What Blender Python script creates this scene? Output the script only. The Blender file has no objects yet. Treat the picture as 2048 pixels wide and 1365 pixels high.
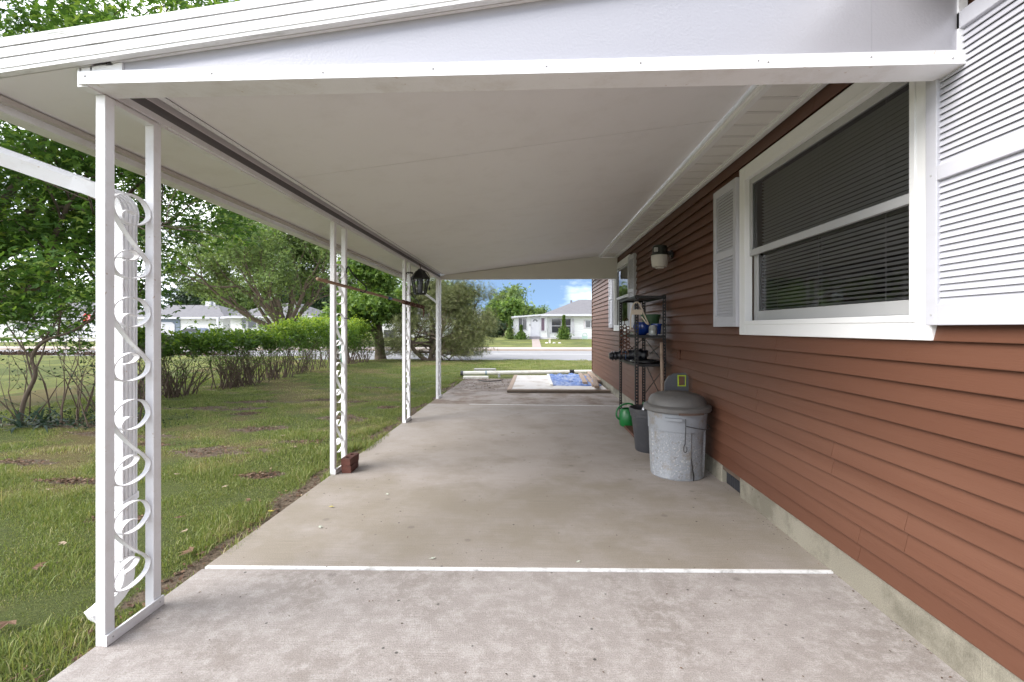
import bpy, math, random
import numpy as np
from mathutils import Vector, Matrix
S = bpy.context.scene
C = S.collection
R = math.radians
rng = np.random.default_rng(7)
random.seed(7)

# ------------------------------------------------------------------ camera
CAM_H = 1.45
cam = bpy.data.cameras.new('camera')
cam.sensor_width = 36.0
cam.lens = 940.0 / 2048.0 * 36.0
cam.shift_y = -(682.5 - 657.0) / 2048.0
cam.clip_start = 0.05
cam.clip_end = 2000
camo = bpy.data.objects.new('camera', cam)
C.objects.link(camo)
camo.location = (0, 0, CAM_H)
camo.rotation_euler = (R(90), 0, math.atan(40 / 940.0))
S.camera = camo

# ------------------------------------------------------------------ light
SUN_EL, SUN_AZ = R(36), R(246)          # azimuth clockwise from +Y: bright veiled sky to the left, a little behind the camera
w = bpy.data.worlds.new('World')
S.world = w
w.use_nodes = True
nt = w.node_tree
nt.nodes.clear()
out = nt.nodes.new('ShaderNodeOutputWorld')
bg = nt.nodes.new('ShaderNodeBackground')
sky = nt.nodes.new('ShaderNodeTexSky')
sky.sky_type = 'NISHITA'
sky.sun_disc = False
sky.sun_elevation = SUN_EL
sky.sun_rotation = SUN_AZ
sky.air_density = 1.0
sky.dust_density = 0.6
sky.ozone_density = 2.0
tc = nt.nodes.new('ShaderNodeTexCoord')
mp = nt.nodes.new('ShaderNodeMapping')
mp.inputs['Location'].default_value = (0.5, 0.5, 0.0)
mp.inputs['Rotation'].default_value = (0, 0, R(23))
mp.inputs['Scale'].default_value = (1.0, 1.0, 2.6)
nz = nt.nodes.new('ShaderNodeTexNoise')
nz.inputs['Scale'].default_value = 1.5
nz.inputs['Detail'].default_value = 7
nz.inputs['Roughness'].default_value = 0.55
rp = nt.nodes.new('ShaderNodeValToRGB')
rp.color_ramp.elements[0].position = 0.42
rp.color_ramp.elements[1].position = 0.62
mx = nt.nodes.new('ShaderNodeMix')
mx.data_type = 'RGBA'
mx.inputs[7].default_value = (20.0, 20.3, 20.8, 1)
sxw = nt.nodes.new('ShaderNodeSeparateXYZ')
cbw = nt.nodes.new('ShaderNodeCombineXYZ')
maw = nt.nodes.new('ShaderNodeMath')          # clear deep blue low over the horizon
maw.operation = 'MULTIPLY_ADD'
maw.inputs[1].default_value = 0.85
maw.inputs[2].default_value = 0.22
nt.links.new(tc.outputs['Generated'], sxw.inputs[0])
nt.links.new(sxw.outputs[0], cbw.inputs[0])
nt.links.new(sxw.outputs[1], cbw.inputs[1])
nt.links.new(sxw.outputs[2], maw.inputs[0])
nt.links.new(maw.outputs[0], cbw.inputs[2])
nt.links.new(cbw.outputs[0], sky.inputs['Vector'])
nt.links.new(tc.outputs['Generated'], mp.inputs['Vector'])
nt.links.new(mp.outputs[0], nz.inputs['Vector'])
nt.links.new(nz.outputs['Fac'], rp.inputs['Fac'])
nt.links.new(rp.outputs['Color'], mx.inputs[0])
nt.links.new(sky.outputs['Color'], mx.inputs[6])
nt.links.new(mx.outputs[2], bg.inputs['Color'])
bg.inputs['Strength'].default_value = 0.055
nt.links.new(bg.outputs[0], out.inputs['Surface'])
sl = bpy.data.lights.new('sun', 'SUN')
sl.energy = 1.5
sl.angle = R(45)
sl.color = (1.0, 0.965, 0.92)
so = bpy.data.objects.new('sun', sl)
C.objects.link(so)
sd = Vector((math.sin(SUN_AZ) * math.cos(SUN_EL), math.cos(SUN_AZ) * math.cos(SUN_EL), math.sin(SUN_EL)))
so.location = sd * 60
so.rotation_euler = sd.to_track_quat('Z', 'Y').to_euler()
vs = S.view_settings
vs.view_transform = 'Standard'
vs.look = 'None'
vs.exposure = 2.03
vs.gamma = 1.0
vs.use_curve_mapping = False
S.cycles.max_bounces = 7
S.cycles.diffuse_bounces = 5
S.cycles.transparent_max_bounces = 8

# ------------------------------------------------------------------ helpers
class MB:
    def __init__(s):
        s.v = []; s.f = []
    def add(s, vs, fs):
        n = len(s.v)
        s.v += [tuple(map(float, p)) for p in vs]
        s.f += [tuple(i + n for i in f) for f in fs]
        return s
    def box(s, x0, x1, y0, y1, z0, z1):
        return s.add([(x0,y0,z0),(x1,y0,z0),(x1,y1,z0),(x0,y1,z0),(x0,y0,z1),(x1,y0,z1),(x1,y1,z1),(x0,y1,z1)],
                     [(3,2,1,0),(4,5,6,7),(0,1,5,4),(1,2,6,5),(2,3,7,6),(3,0,4,7)])
    def hexa(s, p):        # eight corners: bottom four ccw, top four ccw
        return s.add(p, [(3,2,1,0),(4,5,6,7),(0,1,5,4),(1,2,6,5),(2,3,7,6),(3,0,4,7)])
    def quad(s, a, b, c, d):
        return s.add([a,b,c,d], [(0,1,2,3)])
    def prism(s, prof, axis, a, b):     # closed profile swept along an axis; prof in the other two coordinates in order
        n = len(prof)
        def P(q, t):
            return {'x': (t, q[0], q[1]), 'y': (q[0], t, q[1]), 'z': (q[0], q[1], t)}[axis]
        vv = [P(q, a) for q in prof] + [P(q, b) for q in prof]
        ff = [(i, (i+1) % n, n + (i+1) % n, n + i) for i in range(n)] + [tuple(range(n))[::-1], tuple(range(n, 2*n))]
        return s.add(vv, ff)
    def tube(s, pts, r, n=8, caps=True):
        pts = [Vector(p) for p in pts]
        rs = r if hasattr(r, '__len__') else [r] * len(pts)
        rings = []
        up = None
        for i, p in enumerate(pts):
            d = (pts[min(i+1, len(pts)-1)] - pts[max(i-1, 0)])
            if d.length < 1e-9: d = Vector((0,0,1))
            d.normalize()
            if up is None:
                up = Vector((0,0,1)) if abs(d.z) < .9 else Vector((1,0,0))
            a = d.cross(up)
            if a.length < 1e-6: a = d.cross(Vector((0,1,0.1)))
            a.normalize()
            b = a.cross(d).normalized()
            up = b
            rings.append([p + (a*math.cos(2*math.pi*k/n) + b*math.sin(2*math.pi*k/n))*rs[i] for k in range(n)])
        vv = [q for rg in rings for q in rg]
        ff = []
        for i in range(len(pts)-1):
            for k in range(n):
                k2 = (k+1) % n
                ff.append((i*n+k, i*n+k2, (i+1)*n+k2, (i+1)*n+k))
        if caps:
            ff.append(tuple(range(n))[::-1]); m = (len(pts)-1)*n
            ff.append(tuple(range(m, m+n)))
        return s.add(vv, ff)
    def lathe(s, prof, n=40, cx=0, cy=0, close=True, wob=None):
        m = len(prof); vv = []; ff = []
        for k in range(n):
            a = 2*math.pi*k/n
            q = wob(a) if wob else 1.0
            for (r, z) in prof:
                vv.append((cx + r*q*math.cos(a), cy + r*q*math.sin(a), z))
        for k in range(n):
            k2 = (k+1) % n
            for j in range(m-1):
                ff.append((k*m+j, k2*m+j, k2*m+j+1, k*m+j+1))
        return s.add(vv, ff)
    def strip(s, pts, wdir, wid, th):   # flat bar following pts, wid along wdir, th along its normal
        pts = [Vector(p) for p in pts]; wd = Vector(wdir).normalized()
        n = len(pts); vv = []; ff = []
        for i, p in enumerate(pts):
            d = (pts[min(i+1, n-1)] - pts[max(i-1, 0)]).normalized()
            nn = d.cross(wd).normalized()
            for a, b in ((-1,-1),(1,-1),(1,1),(-1,1)):
                vv.append(p + wd*(wid/2*a) + nn*(th/2*b))
        for i in range(n-1):
            for k in range(4):
                k2 = (k+1) % 4
                ff.append((i*4+k, i*4+k2, (i+1)*4+k2, (i+1)*4+k))
        ff += [(3,2,1,0), (n*4-4, n*4-3, n*4-2, n*4-1)]
        return s.add(vv, ff)
    def mesh(s, name, smooth=False, angle=None):
        me = bpy.data.meshes.new(name)
        me.from_pydata(s.v, [], s.f)
        me.update()
        if smooth:
            me.polygons.foreach_set('use_smooth', [True]*len(me.polygons))
            if angle: me.set_sharp_from_angle(angle=R(angle))
        return me

WL = {}          # world location of every object
def ob(name, data, m=None, parent=None, at=(0,0,0), smooth=False, angle=None, kind=None, bevel=0):
    if isinstance(data, MB):
        data = data.mesh(name, smooth, angle)
    o = bpy.data.objects.new(name, data)
    C.objects.link(o)
    if data is not None and m is not None and len(data.materials) == 0:
        data.materials.append(m)
    at = Vector(at)
    if parent is not None:
        o.parent = parent
        o.location = at - WL[parent.name]
    else:
        o.location = at
    WL[o.name] = at
    if kind: o['kind'] = kind
    if bevel and data is not None:
        b = o.modifiers.new('bevel', 'BEVEL')
        b.width = bevel; b.segments = 2; b.limit_method = 'ANGLE'
    return o
def tag(o, label, cat, group=None):
    o['label'] = label; o['category'] = cat
    if group: o['group'] = group
    return o
def thing(name, label, cat, at=(0,0,0), group=None):
    return tag(ob(name, None, at=at), label, cat, group)
def struct(name, data, m, **k):
    return ob(name, data, m, kind='structure', **k)

def crom(pts, sub=6):
    P = [Vector(p) for p in pts]
    P = [P[0]*2 - P[1]] + P + [P[-1]*2 - P[-2]]
    o = []
    for i in range(1, len(P)-2):
        for k in range(sub):
            t = k/sub
            o.append(0.5*((2*P[i]) + (P[i+1]-P[i-1])*t + (2*P[i-1]-5*P[i]+4*P[i+1]-P[i+2])*t*t + (3*P[i]-P[i-1]-3*P[i+1]+P[i+2])*t**3))
    o.append(P[-2])
    return o

# ------------------------------------------------------------------ materials
MATS = {}
def nodes(name):
    m = bpy.data.materials.new(name)
    m.use_nodes = True
    t = m.node_tree
    return m, t, t.nodes['Principled BSDF']
def rgba(c): return (c[0], c[1], c[2], 1)
def N(t, typ, **kw):
    n = t.nodes.new('ShaderNode' + typ)
    for k, v in kw.items():
        if k in n.inputs: n.inputs[k].default_value = v
        else: setattr(n, k, v)
    return n
def coords(t, scale=(1,1,1), kind='Object'):
    a = N(t, 'TexCoord'); b = N(t, 'Mapping')
    b.inputs['Scale'].default_value = scale
    t.links.new(a.outputs[kind], b.inputs['Vector'])
    return b.outputs[0]
def noise(t, vec, scale, detail=4, rough=.55):
    n = N(t, 'TexNoise', Scale=scale, Detail=detail, Roughness=rough)
    t.links.new(vec, n.inputs['Vector'])
    return n.outputs['Fac']
def ramp(t, fac, stops):
    r = N(t, 'ValToRGB')
    e = r.color_ramp.elements
    while len(e) < len(stops): e.new(0.5)
    for i, (p, c) in enumerate(stops):
        e[i].position = p
        e[i].color = rgba(c) if hasattr(c, '__len__') else (c, c, c, 1)
    t.links.new(fac, r.inputs['Fac'])
    return r.outputs['Color']
def mixc(t, fac, a, b, mode='MIX'):
    m = N(t, 'Mix', data_type='RGBA', blend_type=mode)
    for s, v in ((0, fac), (6, a), (7, b)):
        if isinstance(v, (int, float)): m.inputs[s].default_value = v
        elif isinstance(v, tuple): m.inputs[s].default_value = rgba(v)
        else: t.links.new(v, m.inputs[s])
    return m.outputs[2]
def bump(t, p, h, dist, strength=1.0):
    b = N(t, 'Bump', Distance=dist, Strength=strength)
    t.links.new(h, b.inputs['Height'])
    t.links.new(b.outputs[0], p.inputs['Normal'])
def mat(name, col, rough=.5, var=.12, scale=6, metal=0, bmp=0, bscale=60, dirt=None, dirt_amt=.5, dirt_scale=3, spec=.5, rnd=0.0, kind='Object', stretch=(1,1,1), specks=None):
    """plain painted / natural surface: two-scale colour variation, optional dirt, fine relief, small per-object tint"""
    if name in MATS: return MATS[name]
    m, t, p = nodes(name)
    v = coords(t, stretch, kind)
    c = mixc(t, noise(t, v, scale, 5), tuple(max(0, q*(1-var)) for q in col), tuple(min(1, q*(1+var)) for q in col))
    if dirt:
        f = ramp(t, noise(t, v, dirt_scale, 5, .7), [(.5, 0), (.72, dirt_amt)])
        c = mixc(t, f, c, dirt)
    if specks:
        c = mixc(t, ramp(t, noise(t, v, 28, 3, .6), [(.68, 0), (.73, .55)]), c, specks)
    if rnd:
        oi = N(t, 'ObjectInfo')
        mr = N(t, 'MapRange')
        mr.inputs['To Min'].default_value = 1 - rnd; mr.inputs['To Max'].default_value = 1 + rnd
        t.links.new(oi.outputs['Random'], mr.inputs['Value'])
        hs = N(t, 'HueSaturation')
        t.links.new(mr.outputs[0], hs.inputs['Value']); t.links.new(c, hs.inputs['Color'])
        c = hs.outputs[0]
    t.links.new(c, p.inputs['Base Color'])
    p.inputs['Roughness'].default_value = rough
    p.inputs['Metallic'].default_value = metal
    p.inputs['Specular IOR Level'].default_value = spec
    if bmp: bump(t, p, noise(t, v, bscale, 4, .6), bmp)
    MATS[name] = m
    return m
def leaf_mat(name, stops, trans=.35, rough=.5):
    m, t, p = nodes(name)
    a = N(t, 'Attribute', attribute_name='rnd')
    c = ramp(t, a.outputs['Fac'], stops)
    t.links.new(c, p.inputs['Base Color'])
    p.inputs['Roughness'].default_value = rough
    p.inputs['Specular IOR Level'].default_value = .35
    tr = N(t, 'BsdfTranslucent')
    t.links.new(mixc(t, 1.0, c, (1.0, 1.0, .55), 'MULTIPLY'), tr.inputs['Color'])
    ms = N(t, 'MixShader')
    ms.inputs[0].default_value = trans
    t.links.new(p.outputs[0], ms.inputs[1]); t.links.new(tr.outputs[0], ms.inputs[2])
    t.links.new(ms.outputs[0], t.nodes['Material Output'].inputs['Surface'])
    MATS[name] = m
    return m

WHITE = mat('white_aluminium', (.78, .78, .80), .42, .02, 3, specks=(.42, .30, .20), dirt=(.45, .40, .33), dirt_amt=.3, dirt_scale=5, bmp=.0004, bscale=30)
WHITEV = mat('white_vinyl', (.52, .52, .56), .45, .02, 3, bmp=.0006, bscale=90, stretch=(1, .15, 1))
SHUT = mat('shutter_white', (.47, .47, .51), .5, .03, 3, bmp=.0008, bscale=90, stretch=(1, .15, 1), dirt=(.36,.35,.34), dirt_amt=.25, dirt_scale=5)
TRIM = mat('window_trim_white', (.78, .78, .78), .38, .02, 3)
SASH = mat('sash_grey_white', (.40, .40, .40), .45, .03, 5)
DARKC = mat('channel_grey', (.17, .162, .165), .5, .05)
SIDING = mat('brown_vinyl_siding', (.104, .0435, .0255), .5, .13, 2.2, bmp=.0011, bscale=150, rnd=.03, stretch=(1, .06, 1), dirt=(.20, .10, .065), dirt_amt=.35, dirt_scale=1.3, spec=.28)
SOIL = mat('bare_soil', (.085, .06, .042), .95, .4, 9, bmp=.02, bscale=40)
BLACKM = mat('black_enamel', (.007, .007, .008), .5, .2, 20)
RUST = mat('rusty_steel', (.085, .032, .018), .75, .4, 25, bmp=.001, bscale=120)
DARKP = mat('dark_grey_plastic', (.045, .046, .052), .5, .15, 9, dirt=(.12, .11, .10), dirt_amt=.35, dirt_scale=8)
LIDM = mat('weathered_lid_plastic', (.115, .11, .105), .55, .18, 10, bmp=.001, bscale=40, dirt=(.17, .15, .13), dirt_amt=.5, dirt_scale=7)
GREENP = mat('green_plastic', (.008, .14, .03), .35, .1, 6)
BRICKM = mat('dark_red_brick', (.115, .04, .028), .85, .3, 30, bmp=.003, bscale=140, dirt=(.05, .03, .025), dirt_amt=.6, dirt_scale=14)
WOODG = mat('weathered_wood', (.30, .22, .165), .8, .25, 7, bmp=.002, bscale=40, stretch=(1, .12, 1), rnd=.2, dirt=(.10, .07, .05), dirt_amt=.6, dirt_scale=6)
WOODP = mat('pole_wood', (.33, .21, .14), .7, .2, 8, bmp=.001, bscale=60, stretch=(1, .08, 1))
PVC = mat('grimy_white_pvc', (.72, .69, .63), .4, .06, 4, dirt=(.32, .27, .21), dirt_amt=.5, dirt_scale=4)
BARK = mat('grey_brown_bark', (.115, .085, .062), .95, .4, 14, bmp=.015, bscale=22, stretch=(1, 1, .25))
TWIG = mat('twig_bark', (.10, .07, .048), .9, .35, 25)
ASPH = mat('asphalt', (.25, .245, .25), .9, .12, 1.3, bmp=.004, bscale=60, dirt=(.16, .16, .165), dirt_amt=.5, dirt_scale=.6)
WALK = mat('pale_sidewalk', (.40, .345, .31), .9, .1, 1.0, bmp=.003, bscale=40)
PAINTW = mat('road_paint', (.62, .62, .60), .7, .15, 8)

def concrete(name, a, b, stain, broom, seed, pale=None, blotch=(.46, .62), tide=None):
    m, t, p = nodes(name)
    tcn = N(t, 'TexCoord'); mpn = N(t, 'Mapping')
    mpn.inputs['Location'].default_value = (seed, seed*.7, 0)
    t.links.new(tcn.outputs['Object'], mpn.inputs['Vector'])
    v = mpn.outputs[0]
    c = mixc(t, ramp(t, noise(t, v, .9, 3, .6), [(.35, 0), (.65, 1)]), a, b)
    f = ramp(t, noise(t, v, 1.5, 6, .68), [(blotch[0], 0), (blotch[1], 1)])
    c = mixc(t, f, c, stain)
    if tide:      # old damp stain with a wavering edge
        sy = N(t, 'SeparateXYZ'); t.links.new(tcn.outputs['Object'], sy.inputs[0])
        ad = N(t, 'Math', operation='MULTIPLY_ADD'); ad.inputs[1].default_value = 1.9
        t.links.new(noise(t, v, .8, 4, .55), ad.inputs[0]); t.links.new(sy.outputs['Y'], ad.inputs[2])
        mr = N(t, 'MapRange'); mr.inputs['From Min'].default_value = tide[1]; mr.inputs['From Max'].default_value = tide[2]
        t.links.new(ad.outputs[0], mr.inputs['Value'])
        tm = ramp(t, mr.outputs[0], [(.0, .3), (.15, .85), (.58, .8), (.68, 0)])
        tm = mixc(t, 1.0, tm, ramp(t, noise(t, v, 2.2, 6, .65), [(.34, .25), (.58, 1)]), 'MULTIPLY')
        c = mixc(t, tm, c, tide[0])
    sb = N(t, 'TexVoronoi', Scale=2.6, feature='F1'); t.links.new(v, sb.inputs['Vector'])
    c = mixc(t, ramp(t, sb.outputs['Distance'], [(.05, .55), (.085, 0)]), c, tuple(q*.62 for q in stain))
    if pale:
        f2 = ramp(t, noise(t, v, 9.0, 8, .82), [(.46, 0), (.60, .9)])
        c = mixc(t, f2, c, pale)
    # fine aggregate speckle
    sp = ramp(t, noise(t, v, 170, 3, .7), [(.32, .72), (.6, 1.06)])
    c = mixc(t, 1.0, c, sp, 'MULTIPLY')
    # dark pits
    vo = N(t, 'TexVoronoi', Scale=9.0, feature='F1'); t.links.new(v, vo.inputs['Vector'])
    pit = ramp(t, vo.outputs['Distance'], [(.05, .28), (.085, 1)])
    gate = ramp(t, noise(t, v, 2.3, 4), [(.44, 0), (.52, 1)])
    c = mixc(t, gate, c, mixc(t, 1.0, c, pit, 'MULTIPLY'))
    # broom lines across the slab
    mb = N(t, 'Mapping'); mb.inputs['Scale'].default_value = (1.2, 110, 1)
    t.links.new(v, mb.inputs['Vector'])
    bl = noise(t, mb.outputs[0], 2.4, 4, .6)
    c = mixc(t, broom, c, mixc(t, 1.0, c, ramp(t, bl, [(.36, .55), (.56, 1.08)]), 'MULTIPLY'))
    t.links.new(c, p.inputs['Base Color'])
    p.inputs['Roughness'].default_value = .88
    p.inputs['Specular IOR Level'].default_value = .3
    h = mixc(t, .5, noise(t, v, 120, 4, .7), bl)
    bump(t, p, h, .006)
    return m
CONC_A = concrete('concrete_front', (.325, .29, .27), (.36, .325, .305), (.285, .25, .228), .12, 3.1, pale=(.435, .40, .38))
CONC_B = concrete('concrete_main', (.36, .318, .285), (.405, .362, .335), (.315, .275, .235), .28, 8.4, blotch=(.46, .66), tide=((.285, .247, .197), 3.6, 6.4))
CONC_C = concrete('concrete_far', (.38, .335, .30), (.44, .39, .36), (.24, .18, .14), .3, 1.7, blotch=(.45, .60), tide=((.135, .10, .075), 11.2, 16.8))
FOUND = concrete('foundation_concrete', (.235, .215, .17), (.29, .27, .215), (.17, .155, .12), .0, 5.5, blotch=(.48, .58))

# ------------------------------------------------------------------ ground, slab, road
PATCH = [(-3.86, 5.55, .55, .20), (-4.1, 6.9, .35, .16), (-6.0, 8.6, .9, .28), (-4.9, 8.0, .3, .12), (-5.6, 9.4, .6, .15), (-4.4, 9.6, .3, .14),
         (-3.1, 7.6, .45, .2), (-3.4, 9.3, .3, .15), (-5.9, 6.4, .7, .12), (-6.9, 6.9, .9, .25), (-5.7, 4.9, .5, .1), (-4.95, 5.9, .3, .1), (-2.9, 6.0, .3, .1), (-3.3, 3.6, .22, .07), (-4.5, 4.4, .35, .06), (-2.6, 8.6, .25, .1), (-3.9, 11.5, .5, .15), (-2.8, 4.7, .2, .08)]
def patchval(x, y):
    d = np.zeros_like(x)
    wob = .3*np.sin(x*7+y*3) + .28*np.sin(y*11-x*5) + .3*np.sin(x*23+1+2*np.sin(y*17))+.3*np.sin(y*29+x*9)
    for (a, b, rx, ry) in PATCH:
        q = ((x-a)/rx)**2 + ((y-b)/ry)**2
        d = np.maximum(d, np.clip(1.5 - q + wob*1.6, 0, 1))
    # worn earth along the edge of the slab
    e = np.clip(1 - np.abs(x + 2.08 + .05*np.sin(y*3.1) + .04*np.sin(y*8.3))/(.12 + .07*np.sin(y*1.7+1) + .05*np.sin(y*5.1)), 0, 1)
    e = np.where((x < -1.95) & (y < 14), e*1.5, 0)
    return np.clip(np.maximum(d, e), 0, 1)
def dryval(x, y):
    return .5 + .26*np.sin(x*.9+1.3*np.sin(y*.55)+.4) + .24*np.sin(y*1.3+np.sin(x*1.1)*1.4) + .2*np.sin(x*3.1+y*2.3+np.sin(y*4)) + .16*np.sin(x*6.3-y*5.1+2*np.sin(x*2.2)) + .1*np.sin(x*13+y*11)
def lawnz(x, y):
    return -.045 + .018*np.sin(x*1.3+y*.7) + .014*np.sin(y*2.1-x*.8) - .02*np.clip((y-12)/10, 0, 1)

def grid_mesh(name, xs, ys, zf):
    X, Y = np.meshgrid(xs, ys)
    nx, ny = len(xs), len(ys)
    co = np.stack([X, Y, zf(X, Y)], -1).reshape(-1, 3)
    i = np.arange(nx*ny).reshape(ny, nx)
    f = np.stack([i[:-1,:-1], i[:-1,1:], i[1:,1:], i[1:,:-1]], -1).reshape(-1, 4)
    me = bpy.data.meshes.new(name)
    me.vertices.add(len(co)); me.vertices.foreach_set('co', co.ravel())
    me.loops.add(f.size); me.loops.foreach_set('vertex_index', f.ravel())
    me.polygons.add(len(f)); me.polygons.foreach_set('loop_start', np.arange(len(f))*4); 
    me.update(); me.validate()
    return me, co
def addattr(me, name, vals):
    a = me.attributes.new(name, 'FLOAT', 'POINT')
    a.data.foreach_set('value', np.asarray(vals, dtype=np.float32))

def lawn_mat(name, near):
    m, t, p = nodes(name)
    v = coords(t)
    g = mixc(t, ramp(t, noise(t, v, 40, 4, .7), [(.3, 0), (.7, 1)]), (.065, .085, .026), (.13, .15, .048))
    if near:
        dry = N(t, 'Attribute', attribute_name='dry').outputs['Fac']
        dirt = N(t, 'Attribute', attribute_name='dirt').outputs['Fac']
        g = mixc(t, ramp(t, dry, [(.5, 0), (.95, .8)]), g, (.17, .13, .06))
        so = mixc(t, ramp(t, noise(t, v, 28, 6, .75), [(.4, 0), (.62, 1)]), (.10, .077, .055), (.24, .185, .135))
        g = mixc(t, ramp(t, dirt, [(.25, 0), (.6, 1)]), g, so)
    else:
        g = mixc(t, ramp(t, noise(t, v, .35, 4, .6), [(.4, 0), (.62, .9)]), g, (.20, .215, .06))
        g = mixc(t, ramp(t, noise(t, v, .9, 5, .6), [(.55, 0), (.7, .6)]), g, (.24, .19, .085))
    t.links.new(g, p.inputs['Base Color'])
    p.inputs['Roughness'].default_value = .95
    p.inputs['Specular IOR Level'].default_value = .15
    bump(t, p, noise(t, v, 90, 4, .7), .03)
    return m
me, co = grid_mesh('lawn', np.arange(-12, -1.9, .09), np.arange(-3, 22.45, .09), lawnz)
addattr(me, 'dirt', patchval(co[:,0], co[:,1])); addattr(me, 'dry', dryval(co[:,0], co[:,1]))
struct('lawn', me, lawn_mat('lawn_turf', True))
GRASSFAR = lawn_mat('lawn_turf_far', False)
me, _ = grid_mesh('back_lawn', np.arange(-1.91, 12.1, .5), np.arange(13.4, 22.5, .35), lambda x, y: lawnz(x, y)+.004)
struct('back_lawn', me, GRASSFAR)
me, _ = grid_mesh('side_lawn', np.arange(-60, -11.9, .8), np.append(np.arange(-3, 25.2, .8), 25.2), lambda x, y: -.055 - .02*np.clip((y-12)/10, 0, 1) + .02*np.sin(x*.7)*np.cos(y*.6))
struct('side_lawn', me, GRASSFAR)
struct('ground', MB().quad((-600,-300,-.16),(600,-300,-.16),(600,900,-.16),(-600,900,-.16)), GRASSFAR)

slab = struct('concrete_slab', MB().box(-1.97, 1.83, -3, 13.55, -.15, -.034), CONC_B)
def panel(y0l, y0r, y1l, y1r, m, xl0=-1.99, xl1=-1.99, z=0.0):
    b = MB().hexa([(xl0,y0l,-.03),(1.83,y0r,-.03),(1.83,y1r,-.03),(xl1,y1l,-.03),(xl0,y0l,z),(1.83,y0r,z),(1.83,y1r,z),(xl1,y1l,z)])
    return ob('slab_panel', b, m, slab, bevel=.006)
panel(-3, -3, 2.755, 2.86, CONC_A)
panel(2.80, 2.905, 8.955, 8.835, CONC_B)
panel(8.97, 8.85, 13.5, 13.5, CONC_C, xl1=-1.9)
js = MB().hexa([(-1.98,2.764,-.02),(1.80,2.869,-.02),(1.80,2.896,-.02),(-1.98,2.790,-.02),(-1.98,2.766,.003),(1.80,2.871,.003),(1.80,2.894,.003),(-1.98,2.788,.003)])
ob('joint_strip', js, mat('white_joint_vinyl', (.80,.80,.80), .4, .05, 9, dirt=(.2,.18,.15), dirt_amt=.7, dirt_scale=11), slab)
ob('joint_filler', MB().hexa([(-1.2,8.935,-.01),(1.80,8.843,-.01),(1.80,8.855,-.01),(-1.2,8.947,-.01),(-1.2,8.935,.002),(1.80,8.843,.002),(1.80,8.855,.002),(-1.2,8.947,.002)]), MATS['white_joint_vinyl'], slab)

struct('road', MB().quad((-250,25.4,-.10),(250,20.2,-.10),(250,32.3,-.10),(-250,32.3,-.10)), ASPH)
struct('road_line', MB().quad((-250,28.1,-.094),(250,28.1,-.094),(250,28.3,-.094),(-250,28.3,-.094)), PAINTW)
struct('kerb', MB().box(-250,-64.2,32.2,32.45,-.15,.02).box(-56.8,250,32.2,32.45,-.15,.02), mat('kerb_concrete', (.36,.29,.24), .9, .15, 2), bevel=.02)
def farz(x, y): return np.clip((y-36)/18, 0, 1)*.22
struct('sidewalk', MB().box(-250,-64.2,32.46,36.0,-.14,.0).box(-56.8,250,32.46,36.0,-.14,.0), WALK)
me, _ = grid_mesh('far_lawn', np.append(np.arange(-56.8, 130, 3.0), 130), np.append(np.arange(36.01, 60, 2.), np.arange(60, 160, 12.)), farz)
struct('far_lawn', me, GRASSFAR)
me, _ = grid_mesh('far_lawn', np.append(np.arange(-180, -64.3, 5.0), -64.3), np.append(np.arange(36.01, 60, 2.), np.arange(60, 160, 12.)), farz)
struct('far_lawn', me, GRASSFAR)
me, _ = grid_mesh('cross_street', np.array([-64.2, -60.5, -56.9]), np.append(np.arange(32.3, 60, 2.), np.arange(60, 160, 12.)), lambda x, y: farz(x, y)-.06)
struct('cross_street', me, ASPH)
struct('driveway', MB().quad((-56.5,41,.10),(-43,46,.16),(-43,53,.225),(-56.5,53,.225)), mat('pale_driveway', (.62,.59,.57), .9, .06, 1))
struct('garden_path', MB().quad((.02,36.02,.006),(.72,36.02,.006),(.80,53.4,.236),(-.02,53.4,.236)), mat('path_concrete', (.33,.27,.24), .9, .12, 1.5))

# ------------------------------------------------------------------ brown house
HX = 1.80                      # wall plane
house = thing('ranch_house', 'long brown lap sided house with white shutters on the right', 'house', (HX, 6, 0))
Y0, Y1 = -3.0, 14.0
ZB, ZT = .175, 2.94
EXPO = .1016
# openings: (y0,y1,z0,z1)
OPEN = [(2.26, 3.98, 1.50, 2.69), (8.72, 10.16, 1.50, 2.69)]
def wall_piece(b, x0, x1):
    ys = [Y0] + [q for o in OPEN for q in o[:2]] + [Y1]
    b.box(x0, x1, Y0, OPEN[0][0], .12, 3.0)
    b.box(x0, x1, OPEN[0][1], OPEN[1][0], .12, 3.0)
    b.box(x0, x1, OPEN[1][1], Y1-.012, .12, 3.0)
    for o in OPEN:
        b.box(x0, x1, o[0], o[1], .12, o[2]); b.box(x0, x1, o[0], o[1], o[3], 3.0)
    return b
ob('wall_sheathing', wall_piece(MB(), HX+.004, HX+.12), mat('sheathing', (.10,.07,.05), .9), house)
wb = MB().box(HX+.13, 9.0, Y1-.13, Y1-.012, .12, 3.0).box(9.0, 9.1, Y0, Y1, .12, 3.0).box(HX+.13, 9.0, Y0, Y0+.1, .12, 3.0).box(HX+.13, 9, Y0, Y1-.13, .0, .1).box(HX+.13, 9, Y0, Y1-.13, 2.95, 3.0)
ob('outer_walls', wb, mat('interior_dark', (.20,.19,.18), .9), house)
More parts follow.
